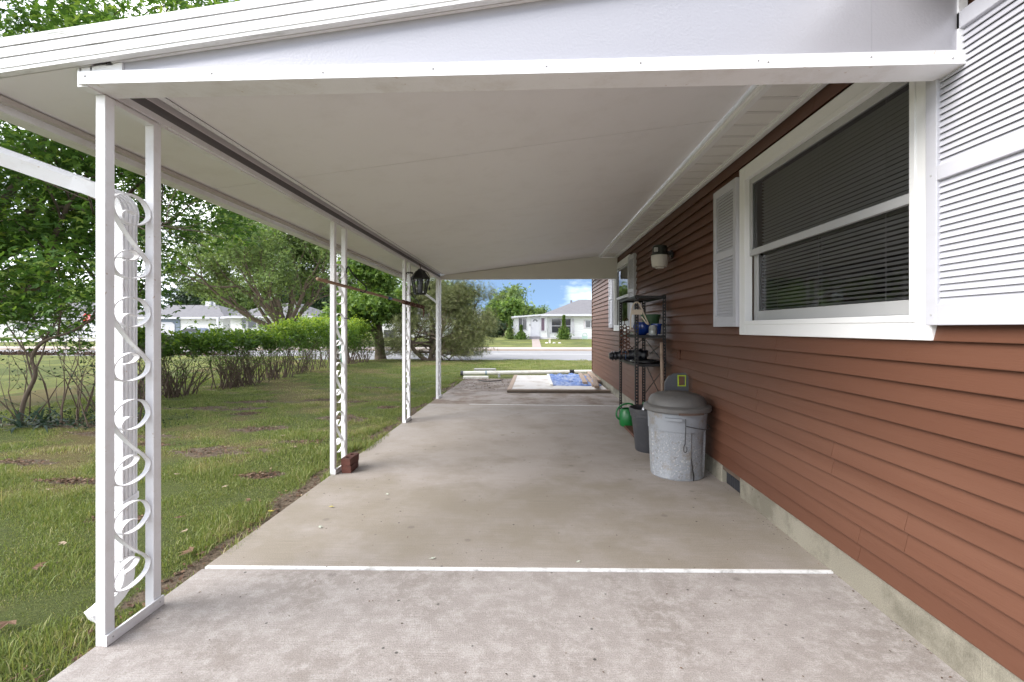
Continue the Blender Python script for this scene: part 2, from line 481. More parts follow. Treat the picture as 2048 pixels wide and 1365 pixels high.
# lap boards, one object each, seams shared by pairs of courses
nb = int(round((ZT - ZB)/EXPO))
for i in range(nb):
    z0 = ZB + i*EXPO; z1 = min(z0 + EXPO, ZT)
    r2 = random.Random(100 + i//2)
    ys = [Y0]
    while ys[-1] < Y1 - 4.2:
        ys.append(ys[-1] + r2.uniform(2.4, 3.8))
    if (i//2) == 1: ys = [Y0, .2, 2.32, 5.9, 9.6]
    ys.append(Y1)
    for a, bq in zip(ys[:-1], ys[1:]):
        pcs = [(a, bq, z0, z1)]
        for (oy0, oy1, oz0, oz1) in OPEN:
            nw = []
            for (p0, p1, q0, q1) in pcs:
                if p1 <= oy0 or p0 >= oy1 or q1 <= oz0 or q0 >= oz1:
                    nw.append((p0, p1, q0, q1)); continue
                if p0 < oy0: nw.append((p0, oy0, q0, q1))
                if p1 > oy1: nw.append((oy1, p1, q0, q1))
                m0, m1 = max(p0, oy0), min(p1, oy1)
                if q0 < oz0: nw.append((m0, m1, q0, oz0))
                if q1 > oz1: nw.append((m0, m1, oz1, q1))
            pcs = nw
        for (p0, p1, q0, q1) in pcs:
            if p1 - p0 < .02 or q1 - q0 < .01: continue
            s0 = .024*(1-(q0-z0)/EXPO); s1 = .024*(1-(q1-z0)/EXPO)
            g = .0012
            prof = [(HX+.003, q0+.012), (HX+.002-s0, q0+.012), (HX+.002-s0, q0), (HX-.002-s0, q0), (HX-.0025-s0, q0+.004), (HX-.002-s1, q1+.006), (HX+.003, q1+.006)] if q1-q0 > .05 else [(HX+.003, q0), (HX-.002-s0, q0), (HX-.002-s1, q1), (HX+.003, q1)]
            ob('siding_board', MB().prism(prof, 'y', p0+g, p1-g), SIDING, house)
# end wall corner post
ob('corner_post', MB().box(HX-.03, HX+.06, Y1, Y1+.03, ZB, ZT), SIDING, house)
# foundation with vent
VY0, VY1 = 4.13, 4.52
VY2, VY3 = 8.0, 8.3
fb = MB()
for a, b_ in ((Y0, VY0), (VY1, 7.62), (7.95, Y1-.03)):
    fb.box(HX-.012, HX+.10, a, b_, -.3, ZB-.003)
for a, b_ in ((VY0, VY1), (7.62, 7.95)):
    fb.box(HX-.008, HX+.10, a, b_, -.3, -.06)
ob('foundation', fb, FOUND, house, bevel=.008)
for a, b_ in ((VY0, VY1), (7.62, 7.95)):
    v = ob('foundation_vent', MB().box(HX+.06, HX+.08, a+.002, b_-.002, -.055, ZB-.005), BLACKM, house)
    n = 9
    lm = MB().box(-.010, .012, -.006, .006, -.055, ZB-.006).mesh('vent_bar')
    for k in range(n):
        ob('vent_bar', lm, DARKP, v, at=(HX+.04, a + (b_-a)*(k+.5)/n, 0))
# soffit: perforated panels between fascia and wall
SX = 1.44
SOFF = mat('white_soffit', (.74,.72,.70), .5, .03, 4)
for k in range(82):
    y = Y0 + k*.205
    if y > 13.7: break
    b = MB().box(SX+.03, HX-.04, y+.002, y+.168, ZT+.012, ZT+.02).box(SX+.03, HX-.04, y+.170, y+.203, ZT+.008, ZT+.016)
    so_ = ob('soffit_panel', b, SOFF, house)
def perforated():
    m, t, p = nodes('perforated_soffit')
    v = coords(t)
    vo = N(t, 'TexVoronoi', Scale=75.0, Randomness=0.0); t.links.new(v, vo.inputs['Vector'])
    c = ramp(t, vo.outputs['Distance'], [(.20, (.30,.28,.27)), (.34, (.74,.72,.70))])
    t.links.new(c, p.inputs['Base Color']); p.inputs['Roughness'].default_value = .5
    return m
PERF = perforated()
for o in list(house.children):
    if o.name.startswith('soffit_panel'):
        o.data.materials.clear(); o.data.materials.append(PERF)
ob('soffit_channel', MB().box(HX-.065, HX+.0, Y0, Y1, ZT-.004, ZT+.03).box(HX-.05, HX-.024, Y0, Y1, ZT-.014, ZT-.0045), TRIM, house)
ob('fascia', MB().box(SX-.012, SX+.03, Y0, Y1+.3, ZT-.004, ZT+.03).box(SX-.0165, SX-.0125, Y0, Y1+.3, ZT-.010, 3.12).box(SX-.036, SX-.017, Y0, Y1+.3, ZT+.012, ZT+.024), TRIM, house)
ROOFG = mat('grey_shingles', (.16,.155,.165), .95, .25, 5, bmp=.01, bscale=30, dirt=(.10,.10,.105), dirt_amt=.5, dirt_scale=2)
ob('roof', MB().prism([(SX-.01, 3.21), (5.4, 4.55), (9.3, 3.2), (9.3, 3.12), (5.4, 4.45), (SX-.01, 3.13)], 'y', Y0-.3, Y1+.3), ROOFG, house)

# windows
def glass_mat():
    m, t, p = nodes('window_glass')
    t.nodes.remove(p)
    tr = N(t, 'BsdfTransparent'); tr.inputs['Color'].default_value = (.80, .81, .83, 1)
    gl = N(t, 'BsdfGlossy', Roughness=.02); gl.inputs['Color'].default_value = (.9, .9, .92, 1)
    fr = N(t, 'Fresnel', IOR=1.5)
    ms = N(t, 'MixShader')
    t.links.new(fr.outputs[0], ms.inputs[0]); t.links.new(tr.outputs[0], ms.inputs[1]); t.links.new(gl.outputs[0], ms.inputs[2])
    t.links.new(ms.outputs[0], t.nodes['Material Output'].inputs['Surface'])
    return m
GLASS = glass_mat()
BLIND = mat('grey_blind_slat', (.50,.49,.485), .5, .08)
INT = mat('dark_room', (.03,.03,.032), .9)
def window(o, tag_label, blinds):
    y0, y1, z0, z1 = o
    zm = (z0 + z1)/2 - .02
    wn = ob('window', MB().box(HX+.118, HX+.125, y0, y1, z0-.002, z0), TRIM, house)
    wn['label'] = tag_label
    tw, tp = .105, .036
    fr = MB()
    xo = HX - tp
    fr.box(xo, HX+.03, y0-tw, y0, z0-tw, z1+tw).box(xo, HX+.03, y1, y1+tw, z0-tw, z1+tw)
    fr.box(xo, HX+.03, y0+.0005, y1-.0005, z0-tw, z0).box(xo, HX+.03, y0+.0005, y1-.0005, z1, z1+tw)
    ob('frame', fr, TRIM, wn, bevel=.004)
    # inner bead
    ib = MB()
    ib.box(xo-.006, HX+.02, y0-.022, y0+.012, z0-.022, z1+.022).box(xo-.006, HX+.02, y1-.012, y1+.022, z0-.022, z1+.022)
    ib.box(xo-.006, HX+.02, y0+.0125, y1-.0125, z0-.022, z0+.012).box(xo-.006, HX+.02, y0+.0125, y1-.0125, z1-.012, z1+.022)
    ob('bead', ib, TRIM, wn, bevel=.003)
    def sash(x, a, b_, c, d, st, bt, tt):
        s = MB()
        s.box(x, x+.03, a, a+st, c, d).box(x, x+.03, b_-st, b_, c, d)
        s.box(x, x+.03, a+st+.0004, b_-st-.0004, c, c+bt).box(x, x+.03, a+st+.0004, b_-st-.0004, d-tt, d)
        ob('sash', s, SASH, wn, bevel=.003)
        ob('pane', MB().quad((x+.014,a+st-.004,c+bt-.004),(x+.014,a+st-.004,d-tt+.004),(x+.014,b_-st+.004,d-tt+.004),(x+.014,b_-st+.004,c+bt-.004)), GLASS, wn)
    sash(HX-.004, y0+.014, y1-.014, zm-.03, z1-.014, .035, .05, .045)
    sash(HX+.032, y0+.014, y1-.014, z0+.014, zm+.03, .06, .075, .035)
    if blinds:
        sm = MB().add([(-.010, y0+.05, .006), (.010, y0+.05, -.006), (.010, y1-.05, -.006), (-.010, y1-.05, .006)], [(0,1,2,3)]).mesh('blind_slat')
        k = 0
        z = z0 + .05
        while z < z1 - .04:
            ob('blind_slat', sm, BLIND, wn, at=(HX+.088, 0, z + random.uniform(-.0012, .0012))); z += .0265
        cd = MB()
        for q in (.18, .5, .52, .82):
            yy = y0 + (y1-y0)*q
            cd.box(HX+.072, HX+.0735, yy, yy+.002, z0+.03, z1-.03)
        ob('blind_cord', cd, BLIND, wn)
    return wn
window(OPEN[0], 'large white framed double hung window with lowered blinds', True)
window(OPEN[1], 'smaller far window with dark glass behind the black rack', False)

# shutters (louvred), slats share one mesh
SHW, SZ0, SZ1 = .50, 1.463, 2.74
def shutter(ya, label):
    sh = ob('shutter', MB().box(HX-.028, HX-.022, ya+.03, ya+SHW-.03, SZ0+.03, SZ1-.03), mat('shutter_backing', (.10,.095,.10), .8), house)
    sh['label'] = label
    st = .058
    f = MB()
    x0, x1 = HX-.062, HX-.0285
    f.box(x0, x1, ya, ya+st, SZ0, SZ1).box(x0, x1, ya+SHW-st, ya+SHW, SZ0, SZ1)
    for a, b_ in ((SZ0, SZ0+.092), (2.085, 2.148), (SZ1-.07, SZ1)):
        f.box(x0, x1, ya+st+.0005, ya+SHW-st-.0005, a, b_)
    f.box(HX-.030, HX-.002, ya, ya+.02, SZ0, SZ1).box(HX-.030, HX-.002, ya+SHW-.02, ya+SHW, SZ0, SZ1)
    ob('shutter_frame', f, SHUT, sh, bevel=.003)
    for a, b_ in ((SZ0+.092, 2.085), (2.148, SZ1-.07)):
        n = int(round((b_-a)/.0272)); pt = (b_-a)/n
        for k in range(n):
            ob('louver', LOUV, SHUT, sh, at=(HX-.040, ya+SHW/2, a+(k+.5)*pt))
    for z in (SZ0+.045, 2.115, SZ1-.035):
        for y in (ya+.03, ya+SHW-.03):
            ob('screw', SCREW, SASH, sh, at=(x0, y, z))
hw = SHW/2 - .058
LOUV = MB().prism([(-.012, -.0136), (-.008, -.0146), (.003, .0136), (-.001, .0136)], 'y', -hw, hw).mesh('louver')
SCREW = MB().prism([(.004*math.cos(q*math.pi/4), .004*math.sin(q*math.pi/4)) for q in range(8)], 'x', -.003, 0).mesh('screw')
shutter(2.155-SHW-.0, 'white louvred shutter at the right edge, cut by the carport header')
shutter(4.09, 'white louvred shutter left of the big window')
shutter(8.62-SHW, 'white louvred shutter right of the far window')
shutter(10.27, 'white louvred shutter left of the far window')
oc = ob('outlet_cover', MB().box(HX-.034, HX-.02, 5.74, 5.83, 1.075, 1.19), SIDING, house, bevel=.004)
ob('outlet_door', MB().box(HX-.043, HX-.0345, 5.757, 5.813, 1.095, 1.17), SIDING, oc, bevel=.004)

# ------------------------------------------------------------------ carport
car = thing('carport', 'white aluminium carport roof on scrolled posts along the house', 'carport', (-1.97, 6, 0))
SLOPE = .12
def cz(x): return 2.60 + SLOPE*(x + 1.98)        # underside of the roof
YF, YBK = 1.968, 10.05
XE = -2.50                                         # eave
CEIL = mat('ceiling_panel_white', (.80,.785,.795), .5, .03, 1.2, bmp=.0006, bscale=120, dirt=(.52,.48,.44), dirt_amt=.14, dirt_scale=3.6)
ys = [YF+.012, 3.55, 5.30, 7.05, 8.80, YBK]
XR = SX - .040
for a, b_ in zip(ys[:-1], ys[1:]):
    for (xa, xb) in ((XE, -1.935), (-1.845, XR)):
        ob('roof_panel', MB().hexa([(xa,a+.0035,cz(xa)),(xb,a+.0035,cz(xb)),(xb,b_-.0035,cz(xb)),(xa,b_-.0035,cz(xa)),
                                (xa,a+.0035,cz(xa)+.075),(xb,a+.0035,cz(xb)+.075),(xb,b_-.0035,cz(xb)+.075),(xa,b_-.0035,cz(xa)+.075)]), CEIL, car)
for yy in ys[1:-1]:
    for (xa, xb) in ((XE+.04, -1.94), (-1.84, XR-.002)):
        ob('panel_seam', MB().hexa([(xa,yy-.0034,cz(xa)+.003),(xb,yy-.0034,cz(xb)+.003),(xb,yy+.0034,cz(xb)+.003),(xa,yy+.0034,cz(xa)+.003),(xa,yy-.0034,cz(xa)+.02),(xb,yy-.0034,cz(xb)+.02),(xb,yy+.0034,cz(xb)+.02),(xa,yy+.0034,cz(xa)+.02)]), DARKC, car)
ob('roof_cover', MB().hexa([(XE,YF,cz(XE)+.078),(XR,YF,cz(XR)+.078),(XR,YBK,cz(XR)+.078),(XE,YBK,cz(XE)+.078),
                            (XE,YF,cz(XE)+.10),(XR,YF,cz(XR)+.10),(XR,YBK,cz(XR)+.10),(XE,YBK,cz(XE)+.10)]), WHITE, car)
# beam on the posts: channel with a dark slot beside it
XP0, XP1 = -2.000, -1.955                          # post faces
zb = 2.515
bm = MB().box(XP0-.004, -1.955, 1.99, YBK-.2, zb, zb+.012).box(-1.954, -1.9375, 1.99, YBK-.2, zb+.010, zb+.020)
bm.box(XP0-.004, XP0+.004, 1.99, YBK-.2, zb+.0125, cz(XP0)-.001).box(-1.9445, -1.9375, 1.99, YBK-.2, zb+.0205, 2.558)
ob('beam', bm, WHITE, car)
ob('beam_slot', MB().box(-1.9445, -1.9375, 1.99, YBK-.2, 2.559, 2.654).box(-1.937, -1.846, 1.99, YBK-.2, 2.655, 2.665).box(-1.879, -1.876, 1.99, YBK-.2, 2.616, 2.6545), DARKC, car)
ob('beam_flange', MB().box(-1.8755, -1.842, 1.99, YBK-.2, 2.606, 2.611), WHITE, car)
# front header, back header
ob('front_header', MB().box(-1.985, HX-.03, 1.985, 2.115, 2.522, 2.580), WHITE, car, bevel=.002)
ft = ob('header_trim', MB().box(-1.99, HX-.03, 1.976, 1.984, 2.520, 2.576), WHITE, car)
RIV = MB().lathe([(.0, -.004), (.003, -.0035), (.0045, -.001), (.0045, 0)], 10).mesh('rivet', True)
for x in (-1.955, -1.385, -.895, -.42, .06, .45, .93, .97, 1.38, 1.70):
    r_ = ob('rivet', RIV, SASH, ft, at=(x, 1.976, 2.549 + random.uniform(-.008, .008)))
    r_.rotation_euler = (R(-90), 0, 0)
def emboss():
    m, t, p = nodes('embossed_aluminium')
    v = coords(t)
    p.inputs['Base Color'].default_value = (.40,.395,.43,1)
    p.inputs['Roughness'].default_value = .33
    p.inputs['Metallic'].default_value = .25
    bump(t, p, noise(t, v, 85, 3, .5), .0009)
    return m
EMB = emboss()
gp = [( -1.97, 2.55), (1.745, 2.55), (1.745, cz(1.745)-.0), (-1.97, cz(-1.97)+.02)]
gb = MB().prism([(-1.97, 2.581), (XR, 2.581), (XR, cz(XR)+.06), (-1.97, 2.610)], 'y', 2.0, 2.03)
gb.prism([(XR+.001, 2.581), (1.738, 2.581), (1.738, ZT+.0), (XR+.001, ZT+.0)], 'y', 2.0, 2.03)
ob('gable_panel', gb, EMB, car)
ob('gable_end_trim', MB().box(1.738, HX-.028, 1.99, 2.04, 2.581, ZT-.02), WHITE, car)
ob('gable_corner_cap', MB().prism([(-1.985, 2.581), (-1.80, 2.581), (-1.80, 2.618), (-1.985, 2.597)], 'y', 1.99, 1.999), WHITE, car)
ob('back_header', MB().prism([(-1.99, 2.522), (HX-.03, 2.522), (HX-.03, ZT+.02), (XR, ZT+.018), (XR, cz(XR)-.016), (-.2, cz(-.2)-.010), (-1.99, cz(-1.99)-.004)], 'y', 9.83, 9.93), mat('back_header_white', (.68,.65,.62), .5, .03, 3), car, bevel=.002)
# rake fascia: stepped gutter-like extrusion following the slope
RAKE = mat('rake_white', (.80,.80,.81), .45, .02, 3, dirt=(.16,.17,.12), dirt_amt=.75, dirt_scale=9, bmp=.0006, bscale=200, stretch=(.25,1,1))
xl, xr = -3.0, XR+.5
xl = XE - .10
rk = MB()
def rake_strip(y0, y1, a, b_):
    rk.hexa([(xl,y0,cz(xl)+a),(xr,y0,cz(xr)+a),(xr,y1,cz(xr)+a),(xl,y1,cz(xl)+a),(xl,y0,cz(xl)+b_),(xr,y0,cz(xr)+b_),(xr,y1,cz(xr)+b_),(xl,y1,cz(xl)+b_)])
rake_strip(YF-.022, YF+.010, .000, .016)
rake_strip(YF-.026, YF-.012, .0165, .056)
rake_strip(YF-.030, YF-.014, .0605, .100)
rake_strip(YF-.034, YF-.016, .1045, .142)
rake_strip(YF-.011, YF+.010, .0170, .140)
for z in (.026, .034, .042, .049, .070, .078, .086, .093, .114, .122, .130):
    y = YF-.026 if z < .058 else (YF-.030 if z < .102 else YF-.034)
    rake_strip(y-.0012, y-.0001, z-.0018, z+.0018)
ob('rake_fascia', rk, RAKE, car)
# eave gutter
ez = cz(XE)
gt = MB().box(XE-.015, XE-.001, YF, YBK, ez-.022, ez+.10).box(XE-.11, XE-.016, YF, YBK, ez-.058, ez-.050).box(XE-.022, XE-.016, YF, YBK, ez-.049, ez+.06).box(XE-.116, XE-.110, YF, YBK, ez-.058, ez+.06)
ob('gutter', gt, WHITE, car)
ob('eave_channel', MB().box(XE-.0005, XE+.035, YF+.012, YBK, ez-.028, ez-.004), mat('eave_channel_grey', (.48,.44,.42), .5, .03), car)  # one even grey for the channel strip along the eave

# the roof falls a little towards its far end
for o in [q for c_ in car.children for q in [c_] + list(c_.children)]:
    if o.name.startswith('rivet'): continue
    for v_ in o.data.vertices: v_.co.z -= .0055*(v_.co.y - 2.0)
    o.data.update()
# posts: pairs of square uprights with four flat-bar scrolls each
PY = [2.085, 4.60, 7.13, 9.59]
PG = .275                       # spacing of the pair
UP = MB().box(-.0225, .0225, -.025, .025, 0, 2.513).mesh('upright')
SC = [(275,635),(262,631),(251,640),(253,652),(266,657),(284,652),(297,632),(288,605),(264,598),(242,611),(238,634),(252,664),(274,697),(291,720),(297,736),(290,755),(266,765),(244,757),(238,737),(248,717),(268,709),(278,717),(270,728),(255,731)]
gap0, gap1 = .028, PG-.028
pts = [(0, gap0 + (gap1-gap0)*(u-237)/61.0, .41*(765-v)/167.0) for u, v in SC]
SCR = MB().strip(crom(pts, 5), (1,0,0), .028, .005).mesh('scroll', True, 40)
BASE = MB().box(-.006, .006, -.03, PG+.03, .002, .05).mesh('base_plate')
PLB = ['white scrolled post pair nearest the camera with the downspout behind it', 'second white scrolled post pair with two bricks at its foot',
       'third white scrolled post pair near the hanging bug lantern', 'farthest white scrolled post pair at the end of the carport']
for i, y in enumerate(PY):
    x = (XP0+XP1)/2 + (.012, .0, .018, .03)[i]
    pp = ob('post_pair', MB().box(-.0225, .0225, .026, PG-.026, 2.492, 2.5125), WHITE, car, at=(x, y, 0))
    pp['label'] = PLB[i]
    for k in range(2):
        u = ob('upright', UP, WHITE, pp, at=(x, y+k*PG, 0), bevel=.002)
    for k in range(4):
        ob('scroll', SCR, WHITE, pp, at=(x, y, .185 + k*.503))
    ob('base_plate', BASE, WHITE, pp, at=(x+.0295, y, 0))
    for k in range(2):
        s_ = ob('screw', SCREW, SASH, pp, at=(x+.036, y+k*PG+.0, .03))
        s_.rotation_euler = (0, 0, math.pi)
# downspout: ribbed rectangular tube
def ribbed(path, wd, name, parent, w=.088, d=.062, m=WHITE):
    sec = []
    ng = 4; gd_ = .012
    def side(sgn, rev):
        q = [(-w/2, sgn*d/2)]
        for g in range(ng):
            c0 = -w/2 + w*(g+.62)/ng - w/ng*.12; c1 = c0 + w/ng*.34
            c0 -= w/ng*.12
            q += [(c0, sgn*d/2), (c0+.002, sgn*(d/2-gd_)), (c1-.002, sgn*(d/2-gd_)), (c1, sgn*d/2)]
        q.append((w/2, sgn*d/2))
        return q[::-1] if rev else q
    sec = side(1, False) + side(-1, True)
    path = [Vector(p) for p in path]
    b = MB(); n = len(sec); vv = []; ff = []
    wd = Vector(wd).normalized()
    for i, p in enumerate(path):
        t_ = (path[min(i+1, len(path)-1)] - path[max(i-1, 0)]).normalized()
        a = (wd - t_*wd.dot(t_)).normalized(); c = t_.cross(a)
        vv += [p + a*q[0] + c*q[1] for q in sec]
    for i in range(len(path)-1):
        for k in range(n):
            k2 = (k+1) % n
            ff.append((i*n+k, i*n+k2, (i+1)*n+k2, (i+1)*n+k))
    ff += [tuple(range(n))[::-1], tuple(range((len(path)-1)*n, len(path)*n))]
    b.add(vv, ff)
    return ob(name, b, m, parent)
dx, dy = -2.055, 2.285
ds = ribbed([(dx, dy, .30), (dx, dy, 1.0), (dx, dy, 2.0)], (0,1,0), 'downspout', car)
ribbed(crom([(dx, dy, 1.985), (dx, dy, 2.05), (dx-.03, dy-.02, 2.10), (dx-.09, dy-.055, 2.13), (dx-.16, dy-.095, 2.155)], 5), (0.1,1,0), 'elbow', ds, .094, .068)
ribbed([(dx-.13, dy-.078, 2.146), (XE-.06, dy-.28, 2.285), (XE-.09, dy-.31, 2.31)], (.5,1,0), 'offset_pipe', ds, .084, .06)
ribbed([(XE-.063, dy-.30, 2.29), (XE-.068, dy-.305, ez-.052)], (0,1,0), 'outlet', ds, .09, .066)
ribbed(crom([(dx, dy, .31), (dx, dy, .20), (dx-.012, dy-.02, .14), (dx-.04, dy-.07, .085), (dx-.06, dy-.12, .06)], 5), (1,-.3,0), 'kick_out', ds, .075, .05)
for z, tl in ((1.80, 0), (.55, .03)):
    ob('strap', MB().hexa([(dx-.036,dy-.05,z),(dx+.036,dy-.05,z),(dx+.036,dy+.05,z+tl),(dx-.036,dy+.05,z+tl),(dx-.036,dy-.05,z+.035),(dx+.036,dy-.05,z+.035),(dx+.036,dy+.05,z+.035+tl),(dx-.036,dy+.05,z+.035+tl)]), WHITE, ds, bevel=.003)
d2 = ob('downspout', MB().tube([(-1.985, 9.80, .05), (-1.985, 9.80, 1.93), (-2.0, 9.75, 2.0), (XE-.06, 9.3, 2.44)], .022, 8), WHITE, car, smooth=True, angle=40)

# ------------------------------------------------------------------ vegetation helpers
def templ(kind):
    if kind == 'maple':
        v = [(0,0,0),(.20,.42,.03),(0,1,-.06),(-.20,.42,.03),(.50,.12,.02),(.80,.62,-.10),(.17,.42,.02),(-.50,.12,.02),(-.80,.62,-.10),(-.17,.42,.02)]
        f = [(0,1,2,3),(0,4,5,6),(0,9,8,7)]
    elif kind == 'leaf':
        v = [(0,0,0),(.28,.45,.05),(0,1,-.05),(-.28,.45,.05)]
        f = [(0,1,2,3)]
    elif kind == 'clump':       # three leaflets fanned out
        v = []; f = []
        for a in (-.9, 0, .9):
            ca, sa = math.cos(a), math.sin(a); n = len(v)
            for (x, y, z) in [(0,.05,0),(.2,.5,.06*a),(0,1,-.12),(-.2,.5,-.06*a)]:
                v.append((x*ca - y*sa, x*sa + y*ca, z))
            f.append((n,n+1,n+2,n+3))
    elif kind == 'needle':
        v = []; f = []
        for k in range(7):
            a = -1.1 + 2.2*k/6; tz = .5*math.sin(k*2.4); n = len(v)
            dx_, dy_ = math.sin(a), math.cos(a)
            v += [(-.022*dy_, .022*dx_, 0), (.022*dy_, -.022*dx_, 0), (dx_, dy_, tz*.6)]
            f.append((n, n+1, n+2))
    return np.array(v, float), f
def scatter_mesh(name, pos, size, kind, updir=.6, r=rng, rnd=None, dirs=None):
    tv, tf = templ(kind)
    n = len(pos)
    size = np.broadcast_to(np.asarray(size, float), (n,)) * r.uniform(.7, 1.25, n)
    # random frames: normal biased upward
    nrm = r.normal(size=(n,3)); nrm /= np.linalg.norm(nrm, axis=1)[:,None]
    nrm[:,2] += updir*1.6; nrm /= np.linalg.norm(nrm, axis=1)[:,None]
    if dirs is None:
        d = r.normal(size=(n,3)); d[:,2] -= .35
    else:
        d = dirs + r.normal(size=(n,3))*.35
    d -= nrm*np.sum(d*nrm, 1)[:,None]
    d /= np.linalg.norm(d, axis=1)[:,None] + 1e-9
    a = np.cross(d, nrm)
    V = pos[:,None,:] + size[:,None,None]*(tv[None,:,0,None]*a[:,None,:] + tv[None,:,1,None]*d[:,None,:] + tv[None,:,2,None]*nrm[:,None,:])
    k = len(tv)
    V = V.reshape(-1,3)
    off = (np.arange(n)*k)[:,None]
    lens = np.array([len(f) for f in tf])
    fl = np.concatenate([np.array(f) for f in tf])
    L = (off + fl[None,:]).ravel()
    starts = np.concatenate([[0], np.cumsum(lens)[:-1]])
    ST = (np.arange(n)[:,None]*lens.sum() + starts[None,:]).ravel()
    me = bpy.data.meshes.new(name)
    me.vertices.add(len(V)); me.vertices.foreach_set('co', V.ravel())
    me.loops.add(len(L)); me.loops.foreach_set('vertex_index', L.astype(np.int32))
    me.polygons.add(len(ST)); me.polygons.foreach_set('loop_start', ST.astype(np.int32))
    me.update(calc_edges=True)
    if rnd is None: rnd = r.uniform(0, 1, n)
    addattr(me, 'rnd', np.repeat(rnd, k))
    return me
def grow(r, base, d, length, rad, levels, split=(2,4), spread=.7, up=.12, segs=4, taper=.62, lr=(.62,.85), out=None):
    """recursive limbs: returns list of (points, radii, level)"""
    if out is None: out = []
    p = np.array(base, float); d = np.array(d, float); d /= np.linalg.norm(d)
    P = [p.copy()]; RR = [rad]
    for s in range(segs):
        d = d + r.normal(size=3)*.13 + np.array([0,0,up])*.5
        d /= np.linalg.norm(d)
        p = p + d*length/segs
        P.append(p.copy()); RR.append(rad*(1-(1-taper)*(s+1)/segs))
    out.append((P, RR, levels))
    if levels > 0:
        for k in range(r.integers(split[0], split[1]+1)):
            i = len(P)-1 if k == 0 else int(r.integers(max(1, segs//2), segs+1))
            nd = d + r.normal(size=3)*spread
            nd[2] += up
            grow(r, P[i], nd, length*r.uniform(*lr), RR[i]*(.85 if k == 0 else .65), levels-1, split, spread, up, segs, taper, lr, out)
    return out
def limb_mesh(name, limbs, nmin=3):
    b = MB()
    for P, RR, lv in limbs:
        b.tube(P, RR, 8 if lv >= 3 else (6 if lv == 2 else nmin), caps=False)
    return b.mesh(name, True)
def tips(limbs, maxlv=1):
    pts = []
    for P, RR, lv in limbs:
        if lv <= maxlv: pts += P[1:] if lv == 0 else P[2:]
    return np.array(pts)
def leafcloud(r, pts, n, sig, flat=.6):
    i = r.integers(0, len(pts), n)
    return pts[i] + r.normal(size=(n,3))*np.array([sig, sig, sig*flat])
def tree(name, label, base, seed, h, trunk, lim, nleaf, sig, lsize, lmat, kind='clump', group=None, d0=(0,0,1), maxlv=1, updir=.5, bark=BARK, shape=None):
    r = np.random.default_rng(seed)
    root = thing(name, label, 'tree', base, group)
    L = grow(r, base, d0, h, trunk, **lim)
    # root flare
    L[0][1][0] *= 1.25
    ob('trunk', limb_mesh('trunk', L), bark, root)
    pts = leafcloud(r, tips(L, maxlv), nleaf, sig)
    if shape is not None: pts = pts[shape(pts)]
    ob('crown', scatter_mesh('crown', pts, lsize, kind, updir, r), lmat, root, kind='stuff')
    return root
LEAF_MAPLE = leaf_mat('maple_leaves', [(0, (.045,.095,.022)), (.5, (.088,.18,.04)), (.85, (.165,.28,.06)), (1, (.29,.38,.085))], .5)
LEAF_FAR = leaf_mat('broadleaf_green', [(0, (.08,.12,.04)), (.5, (.15,.225,.07)), (1, (.26,.34,.115))], .4)
LEAF_LIGHT = leaf_mat('light_green_leaves', [(0, (.055,.11,.025)), (.5, (.12,.21,.042)), (1, (.24,.34,.075))], .45)
LEAF_DARK = leaf_mat('dark_green_leaves', [(0, (.016,.035,.018)), (.6, (.035,.062,.028)), (1, (.06,.095,.045))], .25)
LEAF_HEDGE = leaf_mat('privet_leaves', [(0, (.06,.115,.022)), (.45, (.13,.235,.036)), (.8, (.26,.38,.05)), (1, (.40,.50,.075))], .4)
NEEDLE = leaf_mat('pine_needles', [(0, (.07,.08,.03)), (.5, (.125,.145,.05)), (.85, (.18,.20,.08)), (1, (.24,.23,.12))], .2, .6)
YUCCA = leaf_mat('yucca_leaves', [(0, (.02,.04,.028)), (.7, (.04,.07,.045)), (1, (.12,.13,.07))], .1, .45)
GRASSM = leaf_mat('grass_blades', [(0, (.11,.155,.04)), (.28, (.185,.24,.066)), (.5, (.27,.305,.10)), (.74, (.38,.345,.18)), (1, (.50,.42,.27))], .35, .55)
LITTERM = leaf_mat('dead_leaf_litter', [(0, (.045,.026,.017)), (.5, (.11,.06,.036)), (.85, (.20,.12,.075)), (1, (.36,.28,.20))], .1, .8)

# near maple on the left: trunk left of the frame, boughs hanging over the lawn
r = np.random.default_rng(21)
mt = thing('maple_tree', 'large dark green maple hanging over the left side of the lawn', 'tree', (-11.6, 8.2, -.05))
L = grow(r, (-11.6, 8.2, -.1), (.12, 0, 1), 2.4, .24, levels=0, segs=5, up=.1, taper=.8)
top = L[0][0][-1]
for (d, ln) in (((.9,-.55,.55),3.0),((.95,.25,.75),3.0),((.5,.9,.8),2.8),((-.8,.3,.9),2.6),((.35,-.8,.8),2.6),((.15,.1,1),3.2),((.75,-.2,1.1),3.4),((1.0,-.1,.25),2.6),((-.4,-.8,.7),2.4)):
    grow(r, L[0][0][-2 if ln < 2.7 else -1], d, ln, .10, 3, (2,3), .55, .02, 4, .6, (.6,.78), L)
ob('trunk', limb_mesh('trunk', L), BARK, mt)
tp = tips(L, 1)
cl = [tp]
g = r.uniform(-1, 1, (2600, 3)); g = g[(g**2).sum(1) < 1]
cl.append(g*np.array([5.0, 4.6, 3.2]) + np.array([-9.6, 8.8, 5.9]))
